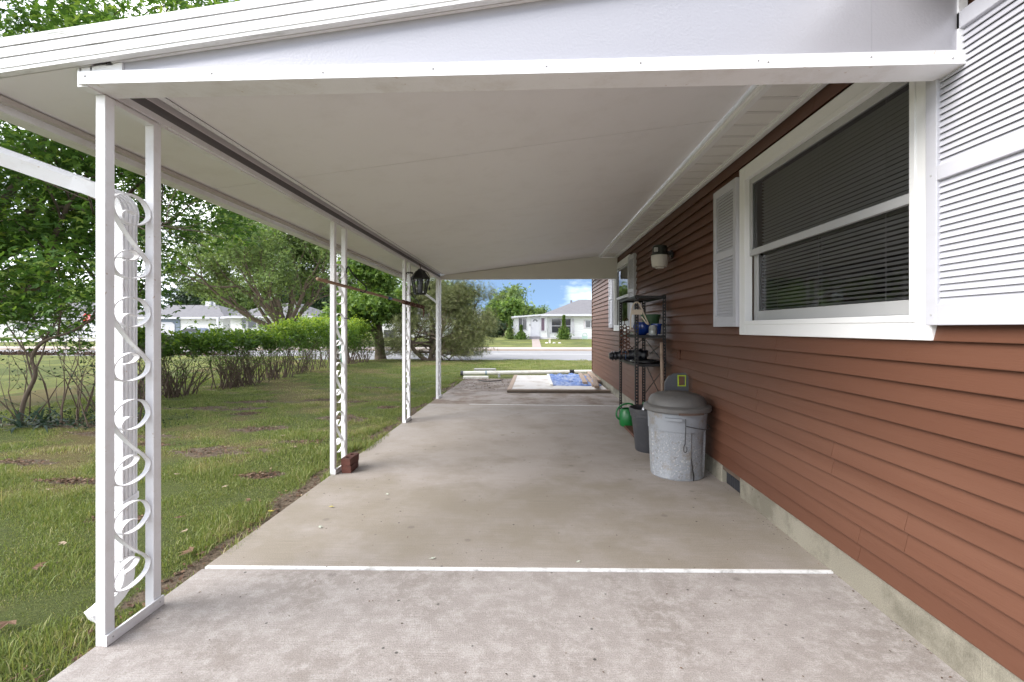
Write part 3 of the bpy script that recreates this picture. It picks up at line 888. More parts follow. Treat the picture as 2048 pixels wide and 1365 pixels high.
# hanging lower boughs
g2 = r.uniform(-1, 1, (700, 3)); g2 = g2[(g2**2).sum(1) < 1]
cl.append(g2*np.array([2.5, 1.9, 1.4]) + np.array([-9.3, 7.6, 2.75]))
cl = np.concatenate(cl)
cl = cl[(cl[:,1] > 4.2) & ((cl[:,2] > 3.3 + .30*(cl[:,0]+6.6)) | (cl[:,0] < -6.9 + .35*np.sin(cl[:,2]*4))) & (cl[:,2] > 1.25 + .25*np.sin(cl[:,0]*3)) & (cl[:,0] < -3.6)]
cl = cl[(cl[:,2] > 2.3) | (r.uniform(size=len(cl)) < .42)]
cl = cl[r.permutation(len(cl))]
# clumpy: keep cells of a coarse 3d noise so that sky shows through
keep = (np.sin(cl[:,0]*2.3+1)*np.sin(cl[:,1]*2.1)*np.sin(cl[:,2]*2.9+.6) + .35*r.normal(size=len(cl))) > -.28
pts = leafcloud(r, cl[keep], 54000, .24, .4)
ob('crown', scatter_mesh('crown', pts, .095, 'maple', .75, r), LEAF_MAPLE, mt, kind='stuff')

# slim bare-stemmed sapling, yucca and twiggy shrub by the left post
r = np.random.default_rng(5)
sap = thing('sapling', 'thin crooked grey sapling trunk rising beside the yucca clump', 'tree', (-7.65, 6.72, -.05))
L = [([np.array(p) for p in crom([(-7.68,6.72,-.08),(-7.60,6.72,.35),(-7.42,6.72,.75),(-7.5,6.74,1.0),(-7.32,6.75,1.25),(-6.9,6.8,1.42),(-6.45,6.85,1.75),(-6.2,6.9,2.1)], 4)], list(np.linspace(.034,.012,29)), 2)]
for i, d in ((12,(-.7,.1,1)),(14,(.5,.1,.8)),(18,(.4,-.2,.9)),(22,(.2,.2,1)),(16,(-.5,.1,1)),(9,(.35,.1,1.2)),(7,(-.3,0,1.3))):
    grow(r, L[0][0][i], d, .65, .015, 2, (2,3), .5, .05, 3, .5, (.6,.8), L)
ob('trunk', limb_mesh('trunk', L), BARK, sap)
pts = leafcloud(r, tips(L, 1)[tips(L,1)[:,2] > 1.35], 1500, .16, .5)
ob('crown', scatter_mesh('crown', pts, .075, 'maple', .7, r), LEAF_MAPLE, sap, kind='stuff')
yc = thing('yucca_plant', 'clump of stiff dark blue green sword leaves at the lawn edge', 'plant', (-7.35, 6.75, -.05))
for k in range(70):
    a = r.uniform(0, 6.283); el = r.uniform(.02, .95); ln = r.uniform(.35, .72)
    b0 = np.array([-7.4 + r.normal()*.22, 6.72 + r.normal()*.12, 0.0])
    d = np.array([math.cos(a)*math.cos(el), math.sin(a)*math.cos(el), math.sin(el)])
    pp = [b0 + d*ln*t - np.array([0,0,.3*t*t*math.cos(el)]) for t in (0,.3,.65,1)]
    pp = [np.array([q[0], q[1], max(q[2], -.02)]) for q in pp]
    sd_ = np.cross(d, [0,0,1]); sd_ /= np.linalg.norm(sd_)+1e-9
    b = MB(); wds = (.012,.017,.013,.001)
    b.add([q for p_, w_ in zip(pp, wds) for q in (p_-sd_*w_, p_+sd_*w_)], [(0,1,3,2),(2,3,5,4),(4,5,7,6)])
    me = b.mesh('sword_leaf', True); addattr(me, 'rnd', [r.uniform()]*len(me.vertices))
    ob('sword_leaf', me, YUCCA, yc)
def bare_shrub(base, n, h, label, seed, leaves=300):
    r = np.random.default_rng(seed)
    root = thing('bare_shrub', label, 'shrub', base)
    L = []
    for k in range(n):
        a = r.uniform(0, 6.283)
        grow(r, (base[0]+r.normal()*.16, base[1]+r.normal()*.12, -.06), (.55*math.cos(a), .4*math.sin(a), 1), h*r.uniform(.5, .9), .011, 2, (1,3), .45, .05, 3, .6, (.5,.75), L)
    ob('stems', limb_mesh('stems', L), TWIG, root)
    pts = leafcloud(r, tips(L, 1), leaves, .05, .8)
    low = np.stack([r.normal(size=leaves*2)*.42+base[0], r.normal(size=leaves*2)*.2+base[1], np.abs(r.normal(size=leaves*2))*.12-.03], 1)
    ob('foliage', scatter_mesh('foliage', np.concatenate([pts, low]), .045, 'leaf', .5, r), LEAF_DARK, root, kind='stuff')
bare_shrub((-6.95, 7.0, -.05), 9, 1.25, 'tall thin bare stems rising just right of the yucca clump', 14, 160)
bare_shrub((-7.75, 6.95, -.05), 8, 1.2, 'sparse dark stems at the far left edge behind the yucca', 15, 160)
bare_shrub((-6.35, 6.9, -.05), 17, 1.05, 'leggy nearly leafless shrub between the yucca and the nearest post', 3)

# hedge: bare twiggy legs below, clipped leafy top
r = np.random.default_rng(11)
hd = thing('hedge', 'long clipped privet hedge with bare twiggy base across the lawn', 'hedge', (-7.6, 14, -.05))
def htop(y): return 1.33 + .46*np.clip((y-12.8)/2.5, 0, 1) + .05*np.sin(y*2.3) + .05*np.sin(y*5.1) + .035*np.sin(y*11.7)
def hbot(y): return .88 - .25*np.clip((y-12.5)/5, 0, 1) - .35*np.clip((y-18.0)/3, 0, 1)
n = 30000
y = r.uniform(8.6, 21.2, n)
q = r.beta(1.6, 1.1, n)
zt, zbm = htop(y), hbot(y)
z = zbm + (zt-zbm)*q + r.normal(size=n)*.03 + np.where(r.uniform(size=n) < .04, np.abs(r.normal(size=n))*.22, 0)
hwid = (.46 + .10*np.sin(y*1.9) + .08*np.sin(y*4.3+1))*np.sqrt(np.clip(1.02 - (2*np.clip(q,0,1)-1.0)**4*.55, .2, 1))
x = -7.65 + hwid*np.clip(r.normal(size=n)*.62, -1.1, 1.1)
lump = np.sin(x*9)*np.sin(y*6.3)*np.sin(z*8.1) + .5*np.sin(y*3.1+z*5)*np.sin(x*5+1) + .22*r.normal(size=n)
kp = lump > -.22
P_ = np.stack([x, y, z], 1)[kp]
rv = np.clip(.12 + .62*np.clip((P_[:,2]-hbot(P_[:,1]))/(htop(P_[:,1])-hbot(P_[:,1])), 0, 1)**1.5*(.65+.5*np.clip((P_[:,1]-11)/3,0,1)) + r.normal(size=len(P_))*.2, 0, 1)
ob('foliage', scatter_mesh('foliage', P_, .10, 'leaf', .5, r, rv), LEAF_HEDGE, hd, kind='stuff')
for k, yb in enumerate(np.linspace(8.8, 20.9, 19)):
    L = []
    yb = yb + r.normal()*.22
    for s in range(20 if yb < 15 else 13):
        a = r.uniform(0, 6.283)
        grow(r, (-7.65 + r.normal()*.14, yb + r.normal()*.14, -.08), (.38*math.cos(a), .55*math.sin(a), 1), r.uniform(.5, .8), .014, 2, (1,3), .40, .1, 3, .6, (.5,.75), L)
    ob('stem_clump', limb_mesh('stem_clump', L), TWIG, hd)
    pts = leafcloud(r, tips(L, 1), 420, .07, .8); pts = pts[pts[:,2] < 1.3]
    o_ = ob('lower_leaves', scatter_mesh('lower_leaves', pts, .045, 'leaf', .5, r, np.clip(r.uniform(0,.6,len(pts)),0,1)), LEAF_HEDGE, hd, kind='stuff')

# small street tree, pine, big maple across the road
tree('street_tree', 'small round tree with forked trunk standing at the near road edge', (-7.35, 22.55, -.09), 4, 1.95, .25,
     dict(levels=4, split=(2,4), spread=.75, up=.10, segs=4, taper=.85, lr=(.52,.72)), 15000, .30, .17, LEAF_LIGHT, maxlv=1)
r = np.random.default_rng(8)
pb = (-4.75, 21.9, -.08)
pn = thing('pine_tree', 'bushy olive green pine with low spreading branches by the road', 'tree', pb)
L = []
for (d, ln) in (((-.55,.1,.75),1.5),((.15,0,1),1.9),((.45,.1,.9),1.7),((-.15,.3,1),1.8),((.3,-.3,1),1.8)):
    grow(r, (pb[0]+r.normal()*.06, pb[1]+r.normal()*.06, pb[2]-.05), d, ln, .12, 4, (2,4), .55, .08, 4, .65, (.55,.75), L)
for k in range(16):
    a = r.uniform(0, 6.283)
    grow(r, (pb[0], pb[1], r.uniform(.5,1.2)), (math.cos(a), math.sin(a), .12), 1.35, .04, 2, (2,3), .4, .0, 3, .6, (.55,.75), L)
for k in range(9):
    grow(r, (pb[0]+.1, pb[1], r.uniform(.2,.6)), (1, r.normal()*.5, .02), 1.2, .035, 2, (2,3), .35, -.02, 3, .6, (.55,.75), L)
ob('trunk', limb_mesh('trunk', L), BARK, pn)
pts = leafcloud(r, tips(L, 1), 34000, .24, .8)
pts = pts[(pts[:,2] > .18)]
dd = pts - np.array([pb[0], pb[1], .6]); dd /= np.linalg.norm(dd, axis=1)[:,None]; dd[:,2] += .25
ob('crown', scatter_mesh('crown', pts, .17, 'needle', .2, r, None, dd), NEEDLE, pn, kind='stuff')

r = np.random.default_rng(31)
bb = (-20.9, 39.0, .0)
bt = thing('spreading_tree', 'huge spreading maple with many limbs across the road', 'tree', bb)
L = grow(r, bb, (0,0,1), 1.1, .62, levels=0, segs=3, up=.1, taper=.9)
for k in range(17):
    a_ = r.uniform(0, 6.283); el = (.42 + .95*(k/16.0)) + r.normal()*.06
    ln = 3.6 + 1.3*r.uniform() + 1.0*(1-abs(el-.9))
    grow(r, L[0][0][-1 - (k % 2)], (math.cos(a_)*math.cos(el), math.sin(a_)*math.cos(el)*.7, math.sin(el)), ln, .17, 3, (2,4), .34, .06, 4, .6, (.58,.78), L)
ob('trunk', limb_mesh('trunk', L), BARK, bt)
pts = leafcloud(r, tips(L, 3), 56000, .42, .6)
pts = pts[(pts[:,2] > 1.9)]
ob('crown', scatter_mesh('crown', pts, .18, 'clump', .5, r), LEAF_FAR, bt, kind='stuff')

def far_tree(name, label, x, y, h, rad, seed, lm, trunk=.3, n=5000, ls=.5, frac=.3):
    r = np.random.default_rng(seed)
    z0 = float(farz(x, y))
    root = thing(name, label, 'tree', (x, y, z0), 'trees behind the houses across the road')
    L = grow(r, (x, y, z0-.1), (0,0,1), h*frac, trunk, 2, (3,5), .6, .15, 3, .75, (.7,.95))
    ob('trunk', limb_mesh('trunk', L), BARK, root)
    nc = 26
    g = r.normal(size=(nc,3)); g /= np.linalg.norm(g, axis=1)[:,None]; g *= r.uniform(.35,1,nc)[:,None]
    cc = g*np.array([rad, rad, h*(1-frac)*.5]) + np.array([x, y, z0 + h*(frac + (1-frac)*.5)])
    pts = leafcloud(r, cc, n, rad*.24, .8)
    pts = pts[pts[:,2] > z0+.1]
    ob('crown', scatter_mesh('crown', pts, ls, 'clump', .5, r), lm, root, kind='stuff')
far_tree('tall_tree', 'tall thin-crowned tree rising highest behind the small white house', -4.2, 90, 10.4, 3.4, 1, LEAF_FAR, n=3200, ls=.45)
far_tree('bright_tree', 'bright yellow green tree left of the small white house', -4.3, 70, 6.0, 2.4, 2, LEAF_LIGHT, n=7000, ls=.4, frac=.2)
far_tree('dark_bush_tree', 'low dark green bush under the bright tree', -5.0, 62, 2.2, 1.2, 3, LEAF_DARK, n=3000, ls=.25, frac=.1, trunk=.08)
far_tree('mid_tree', 'rounded green tree just behind the white house porch', -2.4, 78, 6.0, 2.2, 4, LEAF_FAR, n=5500, ls=.4, frac=.2)
far_tree('slim_tree', 'dim tree top peeking over the white house roof', 2.0, 100, 5.4, 2.0, 5, LEAF_FAR, n=2400, ls=.4)
far_tree('back_tree', 'tree behind the pine left of the bright tree', -12.5, 76, 9.0, 3.6, 6, LEAF_FAR, n=6500, ls=.45, frac=.15)
for i, (x, y, h, rd, lm) in enumerate(((-17,72,8,4,LEAF_LIGHT),(-24,78,9,4.4,LEAF_FAR),(-33,70,9,4.0,LEAF_DARK),(-40,80,9.5,4.5,LEAF_DARK),(-47,72,8.5,4.0,LEAF_FAR),(-57,78,9,4.4,LEAF_DARK),(-68,74,9,4.6,LEAF_FAR),(-80,84,9,4.6,LEAF_FAR),(-95,88,11,6,LEAF_DARK))):
    far_tree('background_tree', ('pale tree behind the second far trunk gap','broad tree behind the spreading maple','dark tree behind the left ranch roof','dark tall tree above the white chimney','tree over the far left garage roof','dark tree seen through the maple leaves','tree seen low through the maple leaves','tree left of the nearest post, far off','farthest dark tree at the left edge')[i], x, y, h, rd, 40+i, lm, n=4500, ls=.5, frac=.15)

# ------------------------------------------------------------------ houses across the road
SIDEW = None
def white_siding():
    m, t, p = nodes('white_lap_siding')
    v = coords(t)
    sx = N(t, 'SeparateXYZ'); t.links.new(v, sx.inputs[0])
    mt_ = N(t, 'Math', operation='MULTIPLY'); mt_.inputs[1].default_value = 1/.2
    t.links.new(sx.outputs['Z'], mt_.inputs[0])
    fr = N(t, 'Math', operation='FRACT'); t.links.new(mt_.outputs[0], fr.inputs[0])
    c = mixc(t, noise(t, v, 2, 4), (.74,.74,.76), (.82,.82,.83))
    t.links.new(c, p.inputs['Base Color']); p.inputs['Roughness'].default_value = .55
    bump(t, p, fr.outputs[0], .03)
    return m
WS = white_siding()
DGL = mat('dark_window_glass', (.035,.038,.045), .08, .3, 2, spec=.8)
SHP = mat('pale_lilac_shutter', (.60,.55,.58), .6, .1)
def winp(root, x0, x1, y, z0, z1, mull=(), horiz=(), fw=.08):
    wn = ob('window', MB().box(x0, x1, y-.02, y+.05, z0, z1), DGL, root)
    f = MB()
    yy0, yy1 = y-.07, y-.0205
    f.box(x0-fw, x0, yy0, yy1, z0-fw, z1+fw).box(x1, x1+fw, yy0, yy1, z0-fw, z1+fw).box(x0, x1, yy0, yy1, z0-fw, z0).box(x0, x1, yy0, yy1, z1, z1+fw)
    for q in mull: f.box(q-fw*.5, q+fw*.5, yy0+.005, yy1, z0+.001, z1-.001)
    for q in horiz: f.box(x0+.001, x1-.001, yy0+.01, yy1, q-fw*.4, q+fw*.4)
    ob('frame', f, WHITEV, wn)
    return wn
hy, hz = 54.0, .22
h1 = thing('white_house', 'small white house with porch door and grey hip roof across the road', 'house', (3, hy, hz))
def gp_(u, v=None): return (u-1064)/940.0*hy*1.0
# main block and porch block
ob('wall', MB().box(3.95, 17, hy, hy+8, hz-.3, 2.95), WS, h1)
ob('porch_wall', MB().box(-1.85, 3.945, hy-.25, hy+6, hz-.3, 2.85), WS, h1)
ob('base_board', MB().box(-1.9, 4.1, hy-.3, hy-.255, hz-.2, hz+.22).box(4.15, 17, hy-.05, hy-.005, hz-.2, hz+.22), mat('grey_base', (.55,.54,.56), .8), h1)
rf = ob('roof', MB().add([(3.2,hy-.7,3.0),(17.6,hy-.7,3.0),(17.6,hy+8.7,3.0),(3.2,hy+8.7,3.0),(9.6,hy+4,4.95),(13,hy+4,4.95)], [(0,1,5,4),(1,2,5),(2,3,4,5),(3,0,4),(3,2,1,0)]), ROOFG, h1)
ob('roof_vent', MB().box(8.1,8.4,hy+3.2,hy+3.5,4.55,4.85), ROOFG, rf)
ob('eave_fascia', MB().box(3.15,17.65,hy-.76,hy-.705,2.82,3.06), WHITEV, rf)
pr = ob('porch_roof', MB().hexa([(-2.4,hy-.75,2.62),(3.4,hy-.75,2.9),(3.4,hy+6,2.9),(-2.4,hy+6,2.62),(-2.4,hy-.75,2.78),(3.4,hy-.75,3.06),(3.4,hy+6,3.06),(-2.4,hy+6,2.78)]), WHITEV, h1)
winp(h1, -.9, .55, hy-.25, 1.28, 2.6, (-.18,))
dr = ob('door', MB().box(1.48, 2.72, hy-.33, hy-.252, .55, 2.62), WHITEV, h1)
ob('door_frame', MB().box(1.36,1.48,hy-.35,hy-.255,.5,2.74).box(2.72,2.84,hy-.35,hy-.255,.5,2.74).box(1.48,2.72,hy-.35,hy-.255,2.62,2.74), WHITEV, dr)
fan = MB()
for k in range(4):
    a0, a1 = math.pi*(k+.1)/4, math.pi*(k+.9)/4
    fan.add([(2.1+.16*math.cos(a0), hy-.335, 2.2+.13*math.sin(a0)), (2.1+.42*math.cos(a0), hy-.335, 2.2+.33*math.sin(a0)), (2.1+.42*math.cos(a1), hy-.335, 2.2+.33*math.sin(a1)), (2.1+.16*math.cos(a1), hy-.335, 2.2+.13*math.sin(a1))], [(0,1,2,3)])
ob('fan_light', fan, DGL, dr)
for (a, b_) in ((.68, 1.25), (1.35, 2.0)):
    for xx in (1.62, 2.14):
        ob('door_panel', MB().box(xx, xx+.42, hy-.345, hy-.3305, a, b_), WHITEV, dr)
ob('knob', MB().box(1.55,1.6,hy-.38,hy-.331,1.45,1.52), BLACKM, dr)
ob('wall_lamp', MB().box(1.17,1.25,hy-.38,hy-.252,1.72,1.92), BLACKM, h1)
sw_ = ob('side_window', MB().box(3.2,3.75,hy-.33,hy-.252,1.18,2.6), mat('stained_panel', (.10,.06,.09), .3, .8, 9), h1)
ob('window_trim', MB().box(3.1,3.2,hy-.35,hy-.255,1.08,2.7).box(3.75,3.85,hy-.35,hy-.255,1.08,2.7).box(3.2,3.75,hy-.35,hy-.255,1.08,1.18), WHITEV, sw_)
winp(h1, 4.95, 7.75, hy, .95, 2.5, (6.35,), (1.72,))
for xx in (4.45, 8.0):
    sh = ob('shutter', MB().box(xx, xx+.32, hy-.06, hy-.004, .85, 2.55), WHITEV, h1)
    for z in (1.0, 1.6, 2.2):
        ob('shutter_ornament', MB().tube([(xx+.16+.11*math.cos(q*.7), hy-.075, z+.1+.13*math.sin(q*.7)) for q in range(10)], .025, 5), SHP, sh)
winp(h1, 10.15, 11.9, hy, 1.55, 2.3, (10.75,))
ob('shutter', MB().box(9.8, 10.02, hy-.06, hy-.004, 1.45, 2.4), SHP, h1)
ob('step', MB().box(1.1, 2.95, hy-1.1, hy-.36, hz-.2, .52), mat('grey_step', (.20,.19,.21), .9), h1)
ob('downspout', MB().tube([(-2.3,hy-.8,2.64),(-1.95,hy-.32,2.3),(-1.95,hy-.32,.2)], .05, 6), WHITEV, h1)
ob('downspout', MB().tube([(4.0,hy-.72,2.85),(3.98,hy-.1,2.6),(3.98,hy-.1,.2)], .05, 6), WHITEV, h1)
mpx = ([-2.6,-1.85,-.9,.55,1.48,2.72,3.2,3.75,3.95,4.95,7.75,10.15,17.7],[-2.5,-2.05,-1.5,-.63,-.08,.80,1.06,1.42,1.76,2.27,4.40,6.15,13.0])
for o in [q for c_ in h1.children for q in [c_] + list(c_.children)]:
    for v_ in o.data.vertices: v_.co.x = float(np.interp(v_.co.x, *mpx))
    o.data.update()
bench = tag(ob('garden_arch', MB().tube([(5.66,hy-.9,.2),(5.66,hy-.9,.65),(5.74,hy-.9,.85),(5.93,hy-.9,.93),(6.12,hy-.9,.85),(6.2,hy-.9,.65),(6.2,hy-.9,.2)], .045, 6).box(5.7,6.16,hy-.88,hy-.84,.25,.6), mat('pale_green_metal', (.38,.50,.46), .5)), 'pale green arched garden frame leaning by the white house wall', 'garden frame')
def bush(label, x, y, h, w_, seed, lm, n=2600, ls=.16):
    r = np.random.default_rng(seed); z0 = float(farz(x, y))
    root = thing('front_shrub', label, 'shrub', (x, y, z0))
    L = []
    for k in range(5): grow(r, (x+r.normal()*.1, y, z0-.05), (r.normal()*.3, r.normal()*.3, 1), h*.5, .03, 1, (2,3), .4, .1, 3, .6, (.5,.8), L)
    ob('stems', limb_mesh('stems', L), TWIG, root)
    t_ = r.uniform(0, 1, n); rr = w_*(.55 + .45*np.sin(t_*5.5+.6))*np.sqrt(np.clip(1.05-t_, .05, 1))
    g = r.normal(size=(n,2))*.5
    pts = np.stack([x+rr*g[:,0], y+rr*g[:,1]*.7, z0+.05+h*t_], 1)
    ob('foliage', scatter_mesh('foliage', pts, ls, 'clump', .4, r), lm, root, kind='stuff')
bush('round green shrub left of the white front door', -1.2, hy-1.4, 1.5, .62, 1, LEAF_LIGHT)
bush('taller upright shrub before the wide front window', 3.55, hy-1.4, 2.6, .72, 2, LEAF_LIGHT, 3400)
bush('loose pale shrub at the porch corner of the white house', -2.5, hy-1.0, 2.5, .45, 3, LEAF_FAR, 2200)
tag(ob('garden_post', MB().prism([(1.52,42.9),(1.70,42.9),(1.66,43.1),(1.56,43.1)], 'z', .05, .5).box(1.48,1.74,42.8,43.2,.5,.55), mat('pale_stone', (.62,.58,.55), .9)), 'short pale stone pedestal on the white house lawn', 'pedestal')
for k, (x, lab) in enumerate(((1.35,'small pale stone left of the lawn pedestal'),(2.0,'flat pale stone right of the lawn pedestal'),(2.5,'outermost pale stone near the lawn pedestal'))):
    tag(ob('garden_stone', MB().lathe([(0,.0),(.16,.0),(.13,.07),(.06,.11),(0,.12)], 9, wob=lambda a: 1+.2*math.sin(3*a+k)), MATS['pale_stone'], at=(x, 43, .06)), lab, 'stone')

def ranch(label, x0, x1, y, wallm, zr, wins, roof_over=.6, garage=None, seed=0):
    z0 = float(farz(x0, y))
    root = thing('far_house', label, 'house', ((x0+x1)/2, y, z0))
    ob('wall', MB().box(x0, x1, y, y+8, z0-.3, 2.75), wallm, root)
    o = roof_over
    rf = ob('roof', MB().add([(x0-o,y-o,2.75),(x1+o,y-o,2.75),(x1+o,y+8+o,2.75),(x0-o,y+8+o,2.75),(x0+3.4,y+4,zr),(x1-3.4,y+4,zr)], [(0,1,5,4),(1,2,5),(2,3,4,5),(3,0,4),(3,2,1,0)]), ROOFG, root)
    ob('eave_fascia', MB().box(x0-o-.05,x1+o+.05,y-o-.06,y-o-.005,2.6,2.82), WHITEV, rf)
    for w_ in wins: winp(root, *w_[:2], y, *w_[2:4], w_[4], w_[5])
    return root, rf
BLUEG = mat('blue_grey_paint', (.17,.21,.27), .6, .1)
# left ranch with garage, chimney
a, rfa = ranch('low white ranch house with blue garage surround and white chimney', -52, -37.8, 56, WS, 4.5, [])
ob('chimney', MB().box(-42.6,-41.9,59.6,60.3,4.2,4.95), WHITEV, rfa)
ob('vent_pipe', MB().box(-41.5,-41.3,59.6,59.8,4.2,4.9), WHITEV, rfa)
ob('garage_surround', MB().box(-46.6,-43.2,55.9,55.995,.2,2.55), BLUEG, a)
gd = ob('garage_door', MB().prism([(-46.3,.2),(-43.8,.2),(-43.8,1.9),(-44.1,2.2),(-46.0,2.2),(-46.3,1.9)], 'y', 55.83, 55.895), WHITEV, a)
# middle white house with triple window
b1, rfb = ranch('white house with triple front window left of the spreading maple', -34.9, -25.5, 53, WS, 4.6, [(-33.45,-33.0,1.5,2.45,(),(1.97,)),(-32.75,-31.8,1.5,2.45,(),()),(-31.55,-31.1,1.5,2.45,(),(1.97,))])
ob('carport_post', MB().box(-36.3,-36.05,52.6,52.85,.2,2.74), WHITEV, b1)
# white house behind the small street tree
c1, rfc = ranch('white sided house seen between the street tree and the pine', -20.5, -11.6, 62, WS, 5.0, [(-16.6,-15.2,1.35,2.3,(-15.9,),())])
d1, rfd = ranch('pale house at the far left behind the maple leaves', -82, -58, 62, WS, 5.4, [(-64,-62,1.2,2.2,(-63,),()),(-71,-68,1.2,2.2,(-69.5,),())])
# barbecue and bin by that house
gk = thing('kettle_grill', 'dark round kettle grill on thin legs by the far white house', 'grill', (-16.2, 58, .2))
ob('bowl', MB().lathe([(0,.6),(.3,.7),(.46,.95),(.47,1.0),(.46,1.05),(.3,1.32),(0,1.42)], 20), mat('dark_maroon_enamel', (.05,.02,.022), .3), gk, at=(-16.2,58,.2), smooth=True)
for k in range(3):
    ob('leg', MB().tube([(-16.2+.28*math.cos(2.1*k),58+.28*math.sin(2.1*k),.9),(-16.2+.42*math.cos(2.1*k),58+.42*math.sin(2.1*k),.2)], .03, 6), BLACKM, gk)
tag(ob('garden_chair', MB().prism([(-18.3,.2),(-17.2,.2),(-17.1,.9),(-16.9,1.35),(-17.5,1.2),(-18.4,1.25)], 'y', 57.6, 58.3), DARKP), 'dark covered chair beside the kettle grill', 'chair')
# parked car mostly behind hedge
pc = thing('parked_car', 'blue grey car roof showing above the near end of the hedge', 'car', (-38.0, 52, .2))
ob('body', MB().prism([(-40.1,.45),(-35.9,.45),(-35.9,.95),(-36.9,1.05),(-37.6,1.5),(-39.1,1.5),(-39.9,1.0),(-40.1,.95)], 'y', 51.2, 52.9), mat('car_blue', (.10,.13,.19), .25, .05, spec=.7), pc, bevel=.08)
ob('side_window', MB().prism([(-37.15,1.06),(-37.7,1.43),(-39.0,1.43),(-39.6,1.06)], 'y', 51.18, 51.199), DGL, pc)
for x in (-39.3, -36.8):
    wh = ob('wheel', MB().prism([(x+.32*math.cos(q*.3927), .52+.32*math.sin(q*.3927)) for q in range(16)], 'y', 51.14, 51.4), BLACKM, pc)
    ob('rim', MB().prism([(x+.19*math.cos(q*.3927), .52+.19*math.sin(q*.3927)) for q in range(16)], 'y', 51.12, 51.139), SASH, wh)
# stop sign
sg = thing('stop_sign', 'red octagonal stop sign on a grey pole at the far corner', 'sign', (-38.4, 39.0, 0))
ob('pole', MB().box(-38.44,-38.36,39.03,39.08,-.05,2.75), mat('galvanised', (.36,.37,.39), .5, .1, metal=.4), sg)
oc_ = [(-38.4+.45*math.cos(R(22.5+45*k)), 2.33+.45*math.sin(R(22.5+45*k))) for k in range(8)]
ow_ = [(-38.4+.47*math.cos(R(22.5+45*k)), 2.33+.47*math.sin(R(22.5+45*k))) for k in range(8)]
ob('sign_edge', MB().prism(ow_, 'y', 39.006, 39.02), WHITEV, sg)
fc = ob('sign_face', MB().prism(oc_, 'y', 39.0, 39.005), mat('sign_red', (.55,.015,.02), .4, .03), sg)
fcu = bpy.data.curves.new('letters', 'FONT'); fcu.body = 'STOP'; fcu.size = .36; fcu.align_x = 'CENTER'; fcu.align_y = 'CENTER'; fcu.extrude = .002
lo = bpy.data.objects.new('letters', fcu); C.objects.link(lo)
dg = bpy.context.evaluated_depsgraph_get()
lme = bpy.data.meshes.new_from_object(lo.evaluated_get(dg)); bpy.data.objects.remove(lo)
lt = ob('lettering', lme, WHITEV, fc, at=(-38.4, 38.995, 2.33)); lt.rotation_euler = (R(90), 0, 0)
if not lme.materials: lme.materials.append(WHITEV)
# windrows of leaf mulch along the road edge at left
r = np.random.default_rng(9)
for k, (x, wd_) in enumerate(((-30.2,1.3),(-28.2,1.1),(-25.2,1.7),(-22.6,1.4),(-20.6,1.2),(-18.5,1.9))):
    n = 500
    pts = np.stack([x + r.normal(size=n)*wd_*.5, 26.1 + r.normal(size=n)*.25, -.09 + np.abs(r.normal(size=n))*.09], 1)
    tag(ob('leaf_pile', scatter_mesh('leaf_pile', pts, .14, 'leaf', .4, r, r.uniform(0,.35,n)), LITTERM), ('leftmost dark leaf pile on the road edge','small dark leaf pile set back on the road at left','long dark leaf pile third from left on the road edge','dark leaf pile fourth from left on the road edge','short dark leaf pile fifth from left on the road edge','dark leaf pile nearest the first post on the road edge')[k], 'leaf pile', 'leaf piles at the road edge')

# ------------------------------------------------------------------ things on the slab
# trash can
TX, TY = 1.445, 4.76
def can_mat():
    m, t, p = nodes('weathered_can')
    v = coords(t)
    c = mixc(t, noise(t, v, 3.5, 5), (.19,.205,.23), (.31,.325,.345))
    sz = N(t, 'SeparateXYZ'); t.links.new(v, sz.inputs[0])
    band = ramp(t, sz.outputs['Z'], [(.0, .55), (.22, 1), (.40, .75), (.5, 0)])
    sp = ramp(t, noise(t, v, 60, 5, .75), [(.54, 0), (.62, .8)])
    c = mixc(t, mixc(t, 1.0, sp, band, 'MULTIPLY'), c, (.50,.49,.46))
    dk = ramp(t, noise(t, v, 34, 6, .8), [(.55, 0), (.62, .85)])
    c = mixc(t, mixc(t, 1.0, dk, band, 'MULTIPLY'), c, (.13,.11,.10))
    st = ramp(t, noise(t, v, 6, 6, .75), [(.52, 0), (.66, .8)])
    c = mixc(t, st, c, (.20,.17,.14))
    t.links.new(c, p.inputs['Base Color'])
    p.inputs['Roughness'].default_value = .55
    bump(t, p, noise(t, v, 25, 4), .002)
    return m
CANM = can_mat()
tcn_ = thing('trash_can', 'weathered light grey trash can standing against the brown siding', 'trash can', (TX, TY, 0))
# body with recessed vertical panels
nA, prof = 96, [(.245,.0),(.252,.012),(.256,.05),(.266,.31),(.270,.46),(.276,.465),(.280,.58),(.284,.63),(.296,.635),(.298,.67),(.288,.675)]
b = MB(); vv = []; ff = []
for k in range(nA):
    a = 2*math.pi*k/nA
    for j, (rr, z) in enumerate(prof):
        rec = 0
        ph = (k % 24)
        if 2 <= j <= 4 and 4 <= ph <= 15: rec = -.014
        vv.append(((rr+rec)*math.cos(a), (rr+rec)*math.sin(a), z))
m_ = len(prof)
for k in range(nA):
    k2 = (k+1) % nA
    for j in range(m_-1): ff.append((k*m_+j, k2*m_+j, k2*m_+j+1, k*m_+j+1))
b.add(vv, ff).add([(.245*math.cos(2*math.pi*k/48), .245*math.sin(2*math.pi*k/48), .002) for k in range(48)], [tuple(range(48))[::-1]])
ob('body', b, CANM, tcn_, at=(TX,TY,0), smooth=True, angle=25)
